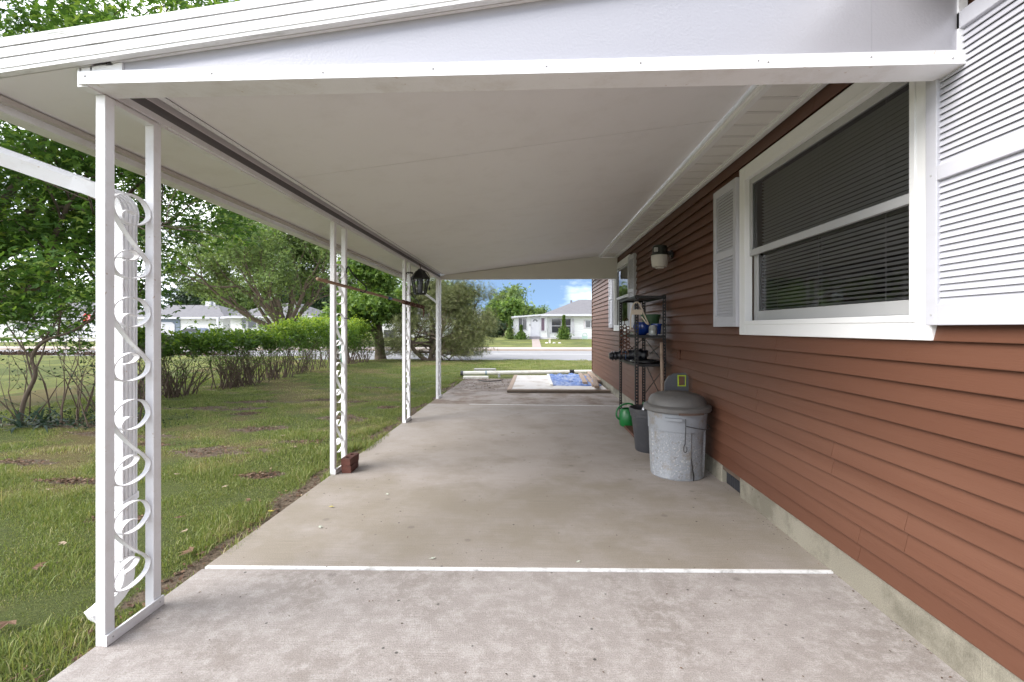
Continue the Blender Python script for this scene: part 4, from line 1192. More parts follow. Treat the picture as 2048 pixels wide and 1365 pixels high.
# crack in the side facing the camera
ca = R(-76); cr = MB()
zz = [.005,.05,.10,.15,.20,.235]; of = [.02,.022,.010,.004,-.006,-.012]; wd_ = [.006,.007,.006,.004,.003,.0005]
for i in range(5):
    q = []
    for z, o_, w_ in ((zz[i],of[i],-wd_[i]),(zz[i],of[i],wd_[i]),(zz[i+1],of[i+1],wd_[i+1]),(zz[i+1],of[i+1],-wd_[i+1])):
        rr = .2575 + (.266-.256)*z/.25 + .001
        aa = ca + (o_+w_)/rr
        q.append((rr*math.cos(aa), rr*math.sin(aa), z))
    cr.quad(*q)
ob('crack', cr, mat('dark_gap', (.012,.012,.012), .9), tcn_, at=(TX,TY,0))
hm = MB()
for k in range(9):
    pass
def arc_bar(r0, r1, a0, a1, z0, z1, n=10):
    b = MB()
    for i in range(n):
        u0, u1 = a0+(a1-a0)*i/n, a0+(a1-a0)*(i+1)/n
        b.hexa([(r0*math.cos(u0),r0*math.sin(u0),z0),(r1*math.cos(u0),r1*math.sin(u0),z0),(r1*math.cos(u1),r1*math.sin(u1),z0),(r0*math.cos(u1),r0*math.sin(u1),z0),
                (r0*math.cos(u0),r0*math.sin(u0),z1),(r1*math.cos(u0),r1*math.sin(u0),z1),(r1*math.cos(u1),r1*math.sin(u1),z1),(r0*math.cos(u1),r0*math.sin(u1),z1)])
    return b
ob('handle', arc_bar(.284, .312, R(-128), R(-98), .575, .60), CANM, tcn_, at=(TX,TY,0))
ld = ob('lid', MB().lathe([(.288,.645),(.318,.642),(.325,.652),(.322,.685),(.302,.700),(.280,.704),(.273,.735),(.250,.775),(.20,.800),(.12,.814),(.11,.818),(0,.820)], 64), LIDM, tcn_, at=(TX,TY,0), smooth=True, angle=35)
ob('lid_grip', arc_bar(.300, .332, R(-122), R(-88), .660, .684), LIDM, ld, at=(TX,TY,0))
ob('lid_grip', arc_bar(.302, .332, R(52), R(86), .660, .684), LIDM, ld, at=(TX,TY,0))
ob('lid_tear', arc_bar(.3255, .329, R(-104), R(-60), .636, .656), mat('torn_brown_edge', (.10,.065,.05), .9, .3, 20), ld, at=(TX,TY,0))
# bungee cord with hook
bc = thing('bungee_cord', 'thin dark bungee cord with wire hook tied round the trash can', 'cord', (TX, TY-.29, .5))
hp = [(.300*math.cos(a), .300*math.sin(a), .535 - .05*math.sin(math.pi*min(1, t_))*1.1) for t_, a in [(k/14, R(-92) + R(130)*k/14) for k in range(15)]]
ob('cord', MB().tube([(TX+p[0], TY+p[1], p[2]) for p in hp], .004, 6), DARKP, bc)
hx, hyy = TX + .300*math.cos(R(-92)), TY + .300*math.sin(R(-92))
ob('hanging_end', MB().tube([(hx, hyy, .60), (hx, hyy-.004, .50), (hx, hyy+.012, .36)], .0045, 6), DARKP, bc)
ob('hook', MB().tube(crom([(hx,hyy+.01,.365),(hx-.012,hyy+.008,.34),(hx-.013,hyy+.008,.30),(hx,hyy+.008,.285),(hx+.014,hyy+.008,.30),(hx+.014,hyy+.008,.335)],4), .0035, 6), BLACKM, bc)
# grey sled-like board behind the can with yellow-green handle hole
kb = thing('grey_board', 'grey plastic board with yellow rimmed hand hole behind the trash can', 'board', (1.62, 5.25, 0))
bp = []
X0, X1 = 1.485, 1.745
outl = [(X0-.02,.10),(X1,.10),(X1,.90),(X1-.02,.935),(X1-.06,.95),(X0+.10,.945),(X0+.04,.91),(X0+.0,.84)]
hx0, hx1, hz0, hz1 = 1.635, 1.705, .815, .915
b = MB()
outer = outl; inner = [(hx0,hz0),(hx1,hz0),(hx1,hz1),(hx0,hz1)]
yb0, yb1 = 5.32, 5.35
b.prism([(X0-.02,.10),(X1,.10),(X1,hz0),(X0+.0,hz0)], 'y', yb0, yb1)
b.prism([(hx1,hz0+.0005),(X1,hz0+.0005),(X1,.90),(X1-.02,.935),(hx1,.95)], 'y', yb0, yb1)
b.prism([(X0,hz0+.0005),(hx0,hz0+.0005),(hx0,.948),(X0+.10,.945),(X0+.04,.91),(X0,.84)], 'y', yb0, yb1)
b.prism([(hx0+.0005,hz1),(hx1-.0005,hz1),(hx1-.0005,.949),(hx0+.0005,.948)], 'y', yb0, yb1)
ob('board', b, mat('slate_plastic', (.085,.09,.10), .5, .12, 8), kb)
g_ = .012
b = MB().box(hx0-g_,hx0,yb0-.008,yb0-.0005,hz0-g_,hz1+g_).box(hx1,hx1+g_*.6,yb0-.008,yb0-.0005,hz0-g_,hz1+g_).box(hx0,hx1,yb0-.008,yb0-.0005,hz0-g_,hz0).box(hx0,hx1,yb0-.008,yb0-.0005,hz1,hz1+g_)
ob('hole_rim', b, mat('lime_plastic', (.42,.55,.03), .4, .1), kb)
# nested dark planters
NX, NY = 1.40, 5.66
for (z, rr, lab) in ((0, .225, 'lower of two nested dark plastic planters left of the trash can'), (.045, .238, 'upper of two nested dark plastic planters, rim chipped, holding scraps')):
    pr_ = [(.160,.0+z),(.168,.01+z),(rr-.02,.40+z),(rr-.014,.405+z),(rr,.41+z),(rr+.003,.46+z),(rr-.006,.463+z),(rr-.016,.45+z),(rr-.026,.40+z),(.155,.04+z),(0,.035+z)]
    pl = tag(ob('planter', MB().lathe(pr_, 48), DARKP, at=(NX,NY,0), smooth=True, angle=35), lab, 'planter')
tag(ob('plastic_scrap', MB().strip(crom([(NX-.12,NY-.08,.40),(NX-.08,NY-.03,.50),(NX-.02,NY+.02,.49),(NX+.05,NY,.42)],5), (0,1,.2), .07, .004), mat('cloudy_film', (.55,.56,.60), .3, .1)), 'crumpled cloudy plastic scrap sticking out of the dark planters', 'scrap')
# watering can
WX, WY = 1.40, 6.92
wc = thing('watering_can', 'green plastic watering can on the floor under the rack', 'watering can', (WX, WY, .03))
ob('body', MB().lathe([(0,.03),(.11,.03),(.125,.05),(.135,.15),(.12,.24),(.10,.28),(.09,.28),(.11,.23),(.12,.15),(.11,.06),(0,.05)], 40), GREENP, wc, at=(WX,WY,0), smooth=True, angle=45)
ob('handle', MB().tube(crom([(WX-.10,WY-.02,.10),(WX-.17,WY-.02,.17),(WX-.15,WY-.01,.28),(WX-.05,WY,.345),(WX+.06,WY,.34),(WX+.10,WY,.27)],6), .013, 8), GREENP, wc, smooth=True)
ob('spout', MB().tube([(WX+.10,WY,.10),(WX+.2,WY+.05,.25),(WX+.25,WY+.08,.36)], [.03,.022,.02], 10), GREENP, wc, smooth=True)

# slotted-angle rack
RX0, RX1, RY0, RY1, RZ = 1.325, 1.715, 6.10, 7.22, 1.875
rk_ = thing('shelving_rack', 'tall black slotted steel shelving rack against the brown wall', 'shelf', ((RX0+RX1)/2, (RY0+RY1)/2, 0))
def angle_post(sx_, sy_):
    b = MB(); wA, t_ = .044, .0022; ph = .040; hw_ = .0108
    n = int(RZ/ph)
    for (ax) in (0, 1):
        def Q(a, z, d):  # a along flange, d thickness
            return (sx_*a, sy_*d, z) if ax == 0 else (sx_*d, sy_*a, z)
        def bx(a0, a1, z0, z1):
            p = [Q(a0,z0,0),Q(a1,z0,0),Q(a1,z0,t_),Q(a0,z0,t_),Q(a0,z1,0),Q(a1,z1,0),Q(a1,z1,t_),Q(a0,z1,t_)]
            b.hexa(p)
        s_ = 0 if ax == 0 else t_+.0002
        bx(s_, .012, 0, RZ); bx(.012+hw_*1.3, wA, 0, RZ)
        for i in range(n+1):
            z0 = i*ph + .018 if i else 0
            z1 = min((i+1)*ph, RZ)
            if z1 > z0: bx(.0121, .0119+hw_*1.3, z0, z1)
    return b.mesh('angle_post')
for (x, y_, sx_, sy_) in ((RX0,RY0,1,1),(RX0,RY1,1,-1),(RX1,RY0,-1,1),(RX1,RY1,-1,-1)):
    ob('angle_post', angle_post(sx_, sy_), BLACKM, rk_, at=(x, y_, 0))
for z, mm in ((RZ-.03, BLACKM), (1.335, BLACKM), (.965, BLACKM), (.03, RUST)):
    b = MB().box(RX0+.003, RX1-.003, RY0+.003, RY1-.003, z+.022, z+.025)
    b.box(RX0+.003, RX0+.006, RY0+.04, RY1-.04, z-.008, z+.0215).box(RX1-.006, RX1-.003, RY0+.04, RY1-.04, z-.008, z+.0215)
    b.box(RX0+.04, RX1-.04, RY0+.003, RY0+.006, z-.008, z+.0215).box(RX0+.04, RX1-.04, RY1-.006, RY1-.003, z-.008, z+.0215)
    ob('shelf', b, mm, rk_)
b = MB()
for (ya, yb_, za, zb_) in ((RY0+.01, RY1-.01, .95, .45), (RY0+.01, RY1-.01, .45, .95), (RY0+.01, RY1-.01, 1.30, .98), (RY0+.01, RY1-.01, .98, 1.30)):
    b.tube([(RX1-.010, ya, za), (RX1-.012, yb_, zb_)], .006, 5)
b.tube([(RX0+.02, RY1-.008, 1.30), (RX1-.02, RY1-.008, 1.0)], .006, 5)
b.tube([(RX0+.02, RY1-.012, 1.0), (RX1-.02, RY1-.012, 1.30)], .006, 5)
ob('brace', b, BLACKM, rk_)

# things on the rack
def glass_jar():
    m, t, p = nodes('jar_glass')
    p.inputs['Base Color'].default_value = (.75,.77,.76,1); p.inputs['Roughness'].default_value = .1
    p.inputs['Transmission Weight'].default_value = .7
    return m
sz = 1.36
fp = thing('flower_pot', 'dark green plastic flower pot upside on the middle shelf', 'pot', (1.60, 6.42, sz))
ob('bowl', MB().lathe([(0,.0),(.085,.0),(.12,.20),(.13,.20),(.132,.235),(.12,.235),(.10,.05),(0,.04)], 32), mat('green_pot', (.03,.085,.035), .5, .2, 15), fp, at=(1.60,6.42,sz+.04), smooth=True, angle=35)
bp_ = thing('blue_pot', 'glossy cobalt blue round pot lying behind the hanger', 'pot', (1.47, 6.36, sz))
o_ = ob('bowl', MB().lathe([(0,.0),(.05,.0),(.10,.05),(.115,.11),(.10,.17),(.09,.172),(.10,.11),(.085,.05),(0,.02)], 32), mat('cobalt_glaze', (.01,.035,.20), .15, .1), bp_, at=(1.47,6.36,sz), smooth=True, angle=50)
bt_ = tag(ob('blue_tub', MB().lathe([(0,0),(.055,0),(.065,.13),(.07,.13),(.07,.15),(0,.155)], 28), MATS['cobalt_glaze'], at=(1.64,6.28,sz+.06), smooth=True, angle=30), 'small blue lidded tub above the glass jar', 'tub')
bt_.location.z = sz
jr = tag(ob('glass_jar', MB().lathe([(0,.0),(.05,.0),(.052,.02),(.052,.10),(.04,.12),(.04,.13),(.036,.13),(.036,.115),(.046,.09),(.046,.01),(0,.008)], 28), glass_jar(), at=(1.57,6.19,sz), smooth=True, angle=40), 'small clear glass jar of odds and ends at the shelf edge', 'jar')
for k, lab in enumerate(('small loose metal bolt right beside the glass jar', 'small loose metal screw nearest the rack post on the middle shelf')):
    tag(ob('screw_bit', MB().tube([(0,0,.006),(.03,.01,.008)], .006, 6).tube([(-.006,-.002,.006),(0,0,.006)], .010, 6), SASH, at=(1.635+.035*k,6.15+.01*k,sz)), lab, 'hardware', 'loose metal bits on the middle shelf')
tag(ob('clear_tray', MB().box(1.36,1.46,6.85,7.15,sz,sz+.035), glass_jar()), 'flat clear tray at the far end of the middle shelf', 'tray')
tag(ob('clear_sheet', MB().hexa([(1.36,6.25,RZ+.0),(1.68,6.25,RZ+.0),(1.68,7.1,RZ+.0),(1.36,7.1,RZ+.0),(1.36,6.25,RZ+.006),(1.68,6.25,RZ+.006),(1.68,7.1,RZ+.006),(1.36,7.1,RZ+.006)]), mat('dusty_acrylic', (.42,.38,.35), .4)), 'dusty flat sheet lying on top of the black rack', 'sheet')
# hanger
hg = thing('coat_hanger', 'cream plastic coat hanger hooked on the front post of the rack', 'hanger', (RX0+.01, RY0-.015, 1.5))
CREAM = mat('cream_plastic', (.55,.47,.38), .5, .06)
hX, hY = RX0+.012, RY0-.012
ob('arm', MB().tube(crom([(hX-.075,hY,1.43),(hX-.07,hY,1.60),(hX-.045,hY,1.74),(hX+.005,hY,1.785),(hX+.05,hY,1.745),(hX+.10,hY,1.62),(hX+.155,hY,1.50)],6), .009, 8), CREAM, hg, smooth=True)
ob('web', MB().box(hX-.06, hX+.075, hY-.006, hY+.004, 1.625, 1.69), CREAM, hg)
ob('lower_bar', MB().tube([(hX+.065,hY-.004,1.60),(hX+.12,hY-.004,1.52),(hX+.155,hY-.004,1.495)], .008, 8), CREAM, hg, smooth=True)
# rusty perforated plant hanger / trivet chain
tr_ = thing('rusty_trivet', 'rusty perforated iron piece hanging at the side of the rack', 'ironwork', (RX0-.02, 6.55, 1.2))
b = MB()
cx_, cy_ = RX0-.045, 6.55
for i in range(7):
    for j in range(3):
        zc = 1.14 + i*.052 + (.026 if j % 2 else 0); xc = cx_ + (j-1)*.046
        if i == 0 and j != 1: continue
        b.tube([(xc+.024*math.cos(q*.7854), cy_+.004*(j%2), zc+.024*math.sin(q*.7854)) for q in range(9)], .007, 5, False)
ob('lattice', b, RUST, tr_, smooth=True)
ob('hook', MB().tube(crom([(cx_,cy_,1.49),(cx_,cy_,1.56),(cx_+.03,cy_,1.585),(cx_+.05,cy_,1.56)],5), .006, 6), RUST, tr_)
ob('foot', MB().tube([(cx_-.04,cy_,1.15),(cx_-.05,cy_,1.09),(cx_,cy_,1.10),(cx_+.05,cy_,1.09),(cx_+.04,cy_,1.15)], .008, 6), RUST, tr_)
# black bagged bundle sticking out of the third shelf
BAG = mat('black_bag_plastic', (.012,.013,.018), .28, .3, 15, bmp=.012, bscale=26)
r = np.random.default_rng(2)
pth = [(1.12,6.88,1.045),(1.16,6.88,1.048),(1.22,6.88,1.052),(1.30,6.87,1.06),(1.38,6.84,1.065),(1.46,6.80,1.075),(1.54,6.76,1.08),(1.62,6.72,1.06)]
b = MB().tube(crom(pth,4), [ .055*(1+.18*math.sin(i*1.9)+.1*math.sin(i*3.7)) * (0.75 if i < 2 else 1.0 + .35*min(1, i/22)) for i in range(29)], 14)
bd = thing('bagged_bundle', 'black plastic wrapped bundle poking out from the third shelf', 'bundle', (1.4, 6.8, .99))
ob('wrap', b, BAG, bd, smooth=True)
ob('band', MB().tube([(1.335+.001*k,6.86+.072*math.cos(k*.524),1.062+.072*math.sin(k*.524)) for k in range(13)], .006, 5), mat('blue_band', (.05,.09,.20), .4), bd)
tag(ob('black_ring', MB().lathe([(.19,.0),(.20,.004),(.20,.03),(.185,.035),(.15,.022),(.14,.012),(.15,.0),(.19,0)], 48), mat('black_gloss_ring', (.015,.015,.016), .25), at=(1.515,6.36,.993), smooth=True), 'shallow black ring shaped tray on the third shelf', 'tray')
tag(ob('wooden_stick', MB().tube([(1.665,6.065,.55),(1.655,6.062,.9),(1.645,6.058,1.27)], [.021,.022,.02], 8), WOODG, smooth=True), 'short weathered wooden stick leaning on the rack post', 'stick')

# security light on the wall
lX, lY, lZ = 1.615, 6.02, 2.36
sl_ = thing('security_light', 'dusk to dawn wall light with dark cap and frosted drum lens', 'light', (1.79, 6.05, 2.36))
ob('housing', MB().lathe([(0,.135),(.075,.135),(.088,.125),(.095,.04),(.107,.028),(.107,.012),(0,.012)], 32), mat('bronze_cap', (.02,.023,.02), .4), sl_, at=(lX,lY,lZ), smooth=True, angle=35)
ob('lens', MB().lathe([(.104,.011),(.108,-.02),(.097,-.115),(.088,-.135),(.055,-.14),(.05,-.155),(0,-.157)], 32), mat('frosted_lens', (.50,.47,.43), .4, .05), sl_, at=(lX,lY,lZ), smooth=True, angle=35)
ob('photo_cell', MB().box(lX-.09,lX-.045,lY-.095,lY-.06,lZ+.045,lZ+.10), SASH, sl_, bevel=.006)
ob('arm', MB().tube([(lX+.08,lY,lZ+.05),(lX+.13,lY,lZ+.035),(1.765,lY+.03,lZ+.035)], .022, 10), mat('dark_arm', (.025,.025,.025), .4), sl_, smooth=True)
ob('mount_plate', MB().prism([(6.05+.05*math.cos(q*.5236), lZ+.035+.05*math.sin(q*.5236)) for q in range(12)], 'x', 1.755, 1.782), MATS['dark_arm'], sl_)

# bug lantern hung from the beam
ZX, ZY, ZZ = -1.83, 7.62, 2.02
zp = thing('bug_lantern', 'black hanging bug zapper lantern under the carport beam', 'lantern', (ZX, ZY, ZZ))
n6 = 6
def hexring(rr, z, rot=0): return [(ZX+rr*math.cos(R(60*k+rot)), ZY+rr*math.sin(R(60*k+rot)), z) for k in range(6)]
def hexfr(r0, z0, r1, z1):
    b = MB(); a = hexring(r0,z0); c = hexring(r1,z1)
    b.add(a+c, [(k,(k+1)%6,6+(k+1)%6,6+k) for k in range(6)] + [tuple(range(6))[::-1], tuple(range(6,12))])
    return b
ob('roof_cap', hexfr(.150, 2.285, .075, 2.385), BLACKM, zp)
ob('roof_rim', hexfr(.158, 2.262, .152, 2.284), BLACKM, zp)
ob('top_knob', hexfr(.06, 2.386, .03, 2.42), BLACKM, zp)
ob('base', hexfr(.095, 2.0, .10, 2.022), BLACKM, zp)
a_, c_ = hexring(.10, 2.02), hexring(.145, 2.265)
for k in range(6):
    ob('corner_bar', MB().tube([a_[k], c_[k]], .010, 6), BLACKM, zp)
b = MB()
for k in range(6):
    for q in range(1, 8):
        t_ = q/8
        p0 = Vector(a_[k]).lerp(Vector(a_[(k+1)%6]), t_); p1 = Vector(c_[k]).lerp(Vector(c_[(k+1)%6]), t_)
        b.tube([p0, p1], .0016, 4)
    for q in range(1, 5):
        p0 = Vector(a_[k]).lerp(Vector(c_[k]), q/5); p1 = Vector(a_[(k+1)%6]).lerp(Vector(c_[(k+1)%6]), q/5)
        b.tube([p0, p1], .0016, 4)
ob('wire_cage', b, DARKP, zp)
ob('tube_lamp', MB().tube([(ZX,ZY,2.03),(ZX,ZY,2.26)], .03, 12), mat('grey_lamp_tube', (.30,.31,.36), .3), zp, smooth=True)
ob('hanging_chain', MB().tube([(ZX,ZY,2.42),(ZX+.01,ZY,2.45),(ZX-.01,ZY,2.50)], .006, 6), RUST, zp)
ob('power_cord', MB().tube(crom([(ZX+.05,ZY,2.40),(ZX+.12,ZY-.02,2.36),(ZX+.16,ZY-.02,2.28),(ZX+.15,ZY-.02,2.16),(ZX+.155,ZY-.02,2.10)],5), .005, 6), BLACKM, zp)
ob('plug', MB().tube([(ZX+.155,ZY-.02,2.13),(ZX+.156,ZY-.02,2.09),(ZX+.157,ZY-.02,2.07)], [.008,.016,.010], 8), BLACKM, zp)
tag(ob('wire_coil', MB().tube([(-1.90+.05*math.cos(k*.5)+.01*math.sin(k*1.7), 7.22+.04*math.sin(k*.5), 2.30+.012*math.sin(k*.9)+.003*(k%5)) for k in range(40)], .004, 4), DARKP), 'small tangle of dark wire tied to the third post', 'wire')

# pole hung on hooks along the posts
pxx = -1.875
pl_ = thing('wooden_pole', 'horizontal wooden pole hung on black hooks between the posts', 'pole', (pxx, 6.0, 1.85))
def polept(t_): return Vector((pxx-.10+.14*t_, 4.25 + 3.6*t_, 1.905 - .10*t_))
ob('shaft', MB().tube([polept(k/8) for k in range(9)], .0165, 8), WOODP, pl_, smooth=True)
ob('tape', MB().tube([polept(.52), polept(.56)], .0178, 10), mat('blue_tape', (.05,.12,.26), .5), pl_, smooth=True)
hk = thing('wall_hook', 'black S shaped hook holding the pole at the second post', 'hook', (pxx, 4.85, 2.0))
q0 = polept(.235)
ob('hook', MB().tube(crom([(-1.93,4.815,2.02),(-1.935,4.82,2.06),(-1.92,4.84,2.095),(-1.905,4.86,2.06),(-1.88,4.95,1.99),(-1.85,5.12,1.93),(-1.845,5.17,1.885),(-1.85,5.10,1.845),(-1.86,5.02,1.85)],5), .007, 6), BLACKM, hk, smooth=True)
hk2 = thing('wall_hook', 'black hook holding the chained end of the pole at the third post', 'hook', (-1.86, 7.45, 1.9))
ob('hook', MB().tube(crom([(-1.915,7.33,2.00),(-1.90,7.36,1.99),(-1.87,7.40,1.93),(-1.845,7.50,1.90),(-1.835,7.55,1.86),(-1.845,7.52,1.80),(-1.86,7.47,1.81)],5), .007, 6), BLACKM, hk2, smooth=True)
ch = thing('rusty_chain', 'rusty chain wound round the far end of the wooden pole', 'chain', (-1.86, 7.5, 1.82))
for k in range(26):
    t_ = .70 + .30*k/25; p_ = polept(t_)
    lk = MB().tube([(p_.x+.026*math.cos(q*.6283+k), p_.y+.013*math.sin(q*1.3), p_.z+.026*math.sin(q*.6283+k)) for q in range(9)], .0065, 5)
    ob('chain_link', lk, RUST, ch, smooth=True)
b = MB(); p_ = polept(1.0)
for k in range(6):
    b.tube([(p_.x,p_.y+.02*k-.05,p_.z),(p_.x+.02*math.sin(k),p_.y+.03+.01*k,p_.z-.06),(p_.x+.01*math.cos(k*2),p_.y+.02*k,p_.z-.13-.02*(k%3))], .004, 4)
ob('dangling_end', b, RUST, ch)
tag(ob('hose_tie', MB().tube([(-1.985,4.85,1.56),(-1.94,4.84,1.555),(-1.935,4.91,1.545)], .006, 5), DARKP), 'dark tie wrapped round the second post', 'tie')
tag(ob('green_cord', MB().tube(crom([(-1.99,4.70,1.62),(-1.985,4.74,1.45),(-1.99,4.80,1.25),(-1.985,4.84,1.05)],5), .006, 5), mat('green_cord_m', (.18,.32,.24), .6)), 'thin green cord looped down inside the second post', 'cord')

# bricks at the second post
BR = MB()
hx_, hy_, hz_ = .048, .10, .034
BR.box(-hx_, hx_, -hy_, hy_, -hz_, hz_)
def brick_mesh():
    b = MB(); n = 16; cuts = (-.052, .052)
    # top with two core holes: ring fans
    b.add([(-hx_,-hy_,-.036),(hx_,-hy_,-.036),(hx_,hy_,-.036),(-hx_,hy_,-.036),(-hx_,-hy_,.036),(hx_,-hy_,.036),(hx_,hy_,.036),(-hx_,hy_,.036)], [(3,2,1,0),(0,1,5,4),(1,2,6,5),(2,3,7,6),(3,0,4,7)])
    for (y0, y1, yc) in ((-hy_,0,-.045),(0,hy_,.05)):
        ring = [(.019*math.cos(2*math.pi*k/n), yc+.019*math.sin(2*math.pi*k/n), .036) for k in range(n)]
        low = [(p[0],p[1],-.034) for p in ring]
        outer = []
        for k in range(n):
            c_, s_ = math.cos(2*math.pi*k/n), math.sin(2*math.pi*k/n)
            m_ = max(abs(c_), abs(s_)); ex = c_/m_*hx_; ey = s_/m_
            outer.append((ex, (y0+y1)/2 + ey*(y1-y0)/2, .036))
        b.add(ring+outer+low, [(k,(k+1)%n,n+(k+1)%n,n+k) for k in range(n)] + [(k,2*n+k,2*n+(k+1)%n,(k+1)%n) for k in range(n)] + [tuple(range(2*n,3*n))])
    return b.mesh('brick')
BM = brick_mesh()
for k, (z, rz, lab) in enumerate(((.037, 2, 'lower dark red brick at the foot of the second post'), (.110, -1, 'upper dark red cored brick stacked at the second post'))):
    o_ = tag(ob('brick', BM, BRICKM, at=(-1.858, 4.735, z), bevel=.005), lab, 'brick')
    o_.rotation_euler = (0, 0, R(rz)); o_.scale = (1, 1.15, 1)

# ------------------------------------------------------------------ far end of the slab
fp_ = thing('framed_panel', 'low wooden framed white panel lying on the far slab', 'panel', (.6, 12, 0))
ob('panel', MB().hexa([(-.50,10.75,.05),(1.70,10.75,.05),(1.70,13.9,.05),(-.46,13.9,.05),(-.50,10.75,.062),(1.70,10.75,.062),(1.70,13.9,.062),(-.46,13.9,.062)]),
   mat('stained_white_panel', (.56,.53,.50), .8, .12, 2, dirt=(.30,.23,.17), dirt_amt=.9, dirt_scale=2.0), fp_)
ob('rail', MB().box(-.56, 1.75, 10.54, 10.60, .01, .055), mat('wet_dark_wood', (.10,.075,.055), .8, .3, 8), fp_, bevel=.004)
ob('rail', MB().hexa([(-.56,10.605,.01),(-.46,10.605,.01),(-.43,13.95,.01),(-.53,13.95,.01),(-.56,10.605,.072),(-.46,10.605,.072),(-.43,13.95,.072),(-.53,13.95,.072)]), WOODG, fp_, bevel=.004)
ob('rail', MB().box(-.45, 1.75, 10.605, 10.70, .055, .066), WOODG, fp_, bevel=.004)
ob('cross_rail', MB().hexa([(.44,11.3,.064),(.50,11.3,.064),(.50,13.85,.064),(.44,13.85,.064),(.44,11.3,.11),(.50,11.3,.11),(.50,13.85,.11),(.44,13.85,.11)]), mat('white_lath', (.70,.67,.62), .7, .1), fp_)
# crumpled tarp
def tarp():
    nx, ny = 60, 70
    xs = np.linspace(.50, 1.66, nx); ys_ = np.linspace(11.35, 13.9, ny)
    X, Y = np.meshgrid(xs, ys_)
    r = np.random.default_rng(3)
    Z = .085 + .018*np.sin(X*17+2*np.sin(Y*5)) + .02*np.sin(Y*11+X*6) + .012*np.sin(X*41+Y*23) + .008*r.normal(size=X.shape)
    Z = np.maximum(Z, .068)
    X = X + .02*np.sin(Y*9); Y = Y + .03*np.sin(X*13)
    Z[0,:] = .066; Z[:, -1] = .068
    co = np.stack([X,Y,Z],-1).reshape(-1,3)
    i = np.arange(nx*ny).reshape(ny,nx)
    f = np.stack([i[:-1,:-1],i[:-1,1:],i[1:,1:],i[1:,:-1]],-1).reshape(-1,4)
    me = bpy.data.meshes.new('tarp'); me.from_pydata(co.tolist(), [], f.tolist()); me.update()
    me.polygons.foreach_set('use_smooth', [True]*len(me.polygons))
    return me
tag(ob('tarp', tarp(), mat('blue_tarp', (.07,.14,.36), .4, .3, 8, dirt=(.38,.40,.45), dirt_amt=.9, dirt_scale=4)), 'crumpled blue tarp spread on the white panel', 'tarp')
pi_ = thing('pvc_pipe', 'long grimy white pipe lying across the end of the slab', 'pipe', (0, 14.2, 0))
ob('tube', MB().tube([(-2.10,14.15,.09),(1.84,14.45,.12)], .062, 16), PVC, pi_, smooth=True, angle=40)
ob('coupling', MB().tube([(1.14,14.385,.115),(1.27,14.40,.116)], .075, 16), BLACKM, pi_, smooth=True, angle=40)
ob('end_cap', MB().tube([(-2.16,14.145,.09),(-2.08,14.15,.09)], .074, 16), DARKP, pi_, smooth=True, angle=40)
ob('clamp', MB().tube([(-1.42,14.20,.095),(-1.36,14.205,.096)], .064, 16), mat('faded_blue', (.30,.38,.44), .6), pi_, smooth=True, angle=40)
tag(ob('foam_block', MB().box(-2.0,-1.27,13.55,13.75,-.02,.055), PVC, bevel=.01), 'short pale block under the left end of the pipe', 'block')
tag(ob('concrete_bench', MB().box(-1.95,-1.22,15.7,16.0,.03,.085).box(-1.88,-1.78,15.72,15.98,-.08,.0295).box(-1.38,-1.28,15.72,15.98,-.08,.0295), mat('grey_paver', (.33,.32,.30), .9)), 'low grey slab step on the grass beyond the pipe', 'step')
for k, (p0, p1, w_, h_, lab) in enumerate((((1.30,11.55,.10),(1.42,13.9,.10),.11,.075,'thick plank nearest the tarp in the wall pile'),((1.47,11.2,.09),(1.56,13.9,.09),.10,.06,'middle plank of the pile by the far wall'),((1.60,11.8,.14),(1.68,14.1,.14),.09,.05,'thin plank lying highest in the wall pile'),((1.70,12.0,.11),(1.745,14.2,.11),.08,.05,'plank pressed against the brown siding'),((1.46,10.68,.125),(1.62,12.3,.16),.10,.06,'short plank lying across the frame corner'))):
    p0, p1 = Vector(p0), Vector(p1); d = (p1-p0).normalized(); a = d.cross(Vector((0,0,1))).normalized(); u_ = a.cross(d)
    c8 = [p + a*sx_*w_/2 + u_*sz_*h_/2 for sz_ in (-1,1) for p, sx_ in ((p0,-1),(p0,1),(p1,1),(p1,-1))]
    tag(ob('plank', MB().hexa(c8), WOODG, bevel=.004), lab, 'plank', 'planks piled by the far wall')
tag(ob('black_strap', MB().tube(crom([(-1.5,13.05,.01),(-1.3,12.75,.012),(-1.0,12.8,.01),(-.85,12.95,.012)],5), .016, 5), BLACKM), 'curved black strap on the littered far slab', 'strap')
tag(ob('crushed_can', MB().lathe([(0,0),(.04,.01),(.035,.05),(.042,.11),(0,.12)], 12), SASH, at=(-.95,13.6,.02)), 'crumpled silver wrapper beside the pipe', 'wrapper')

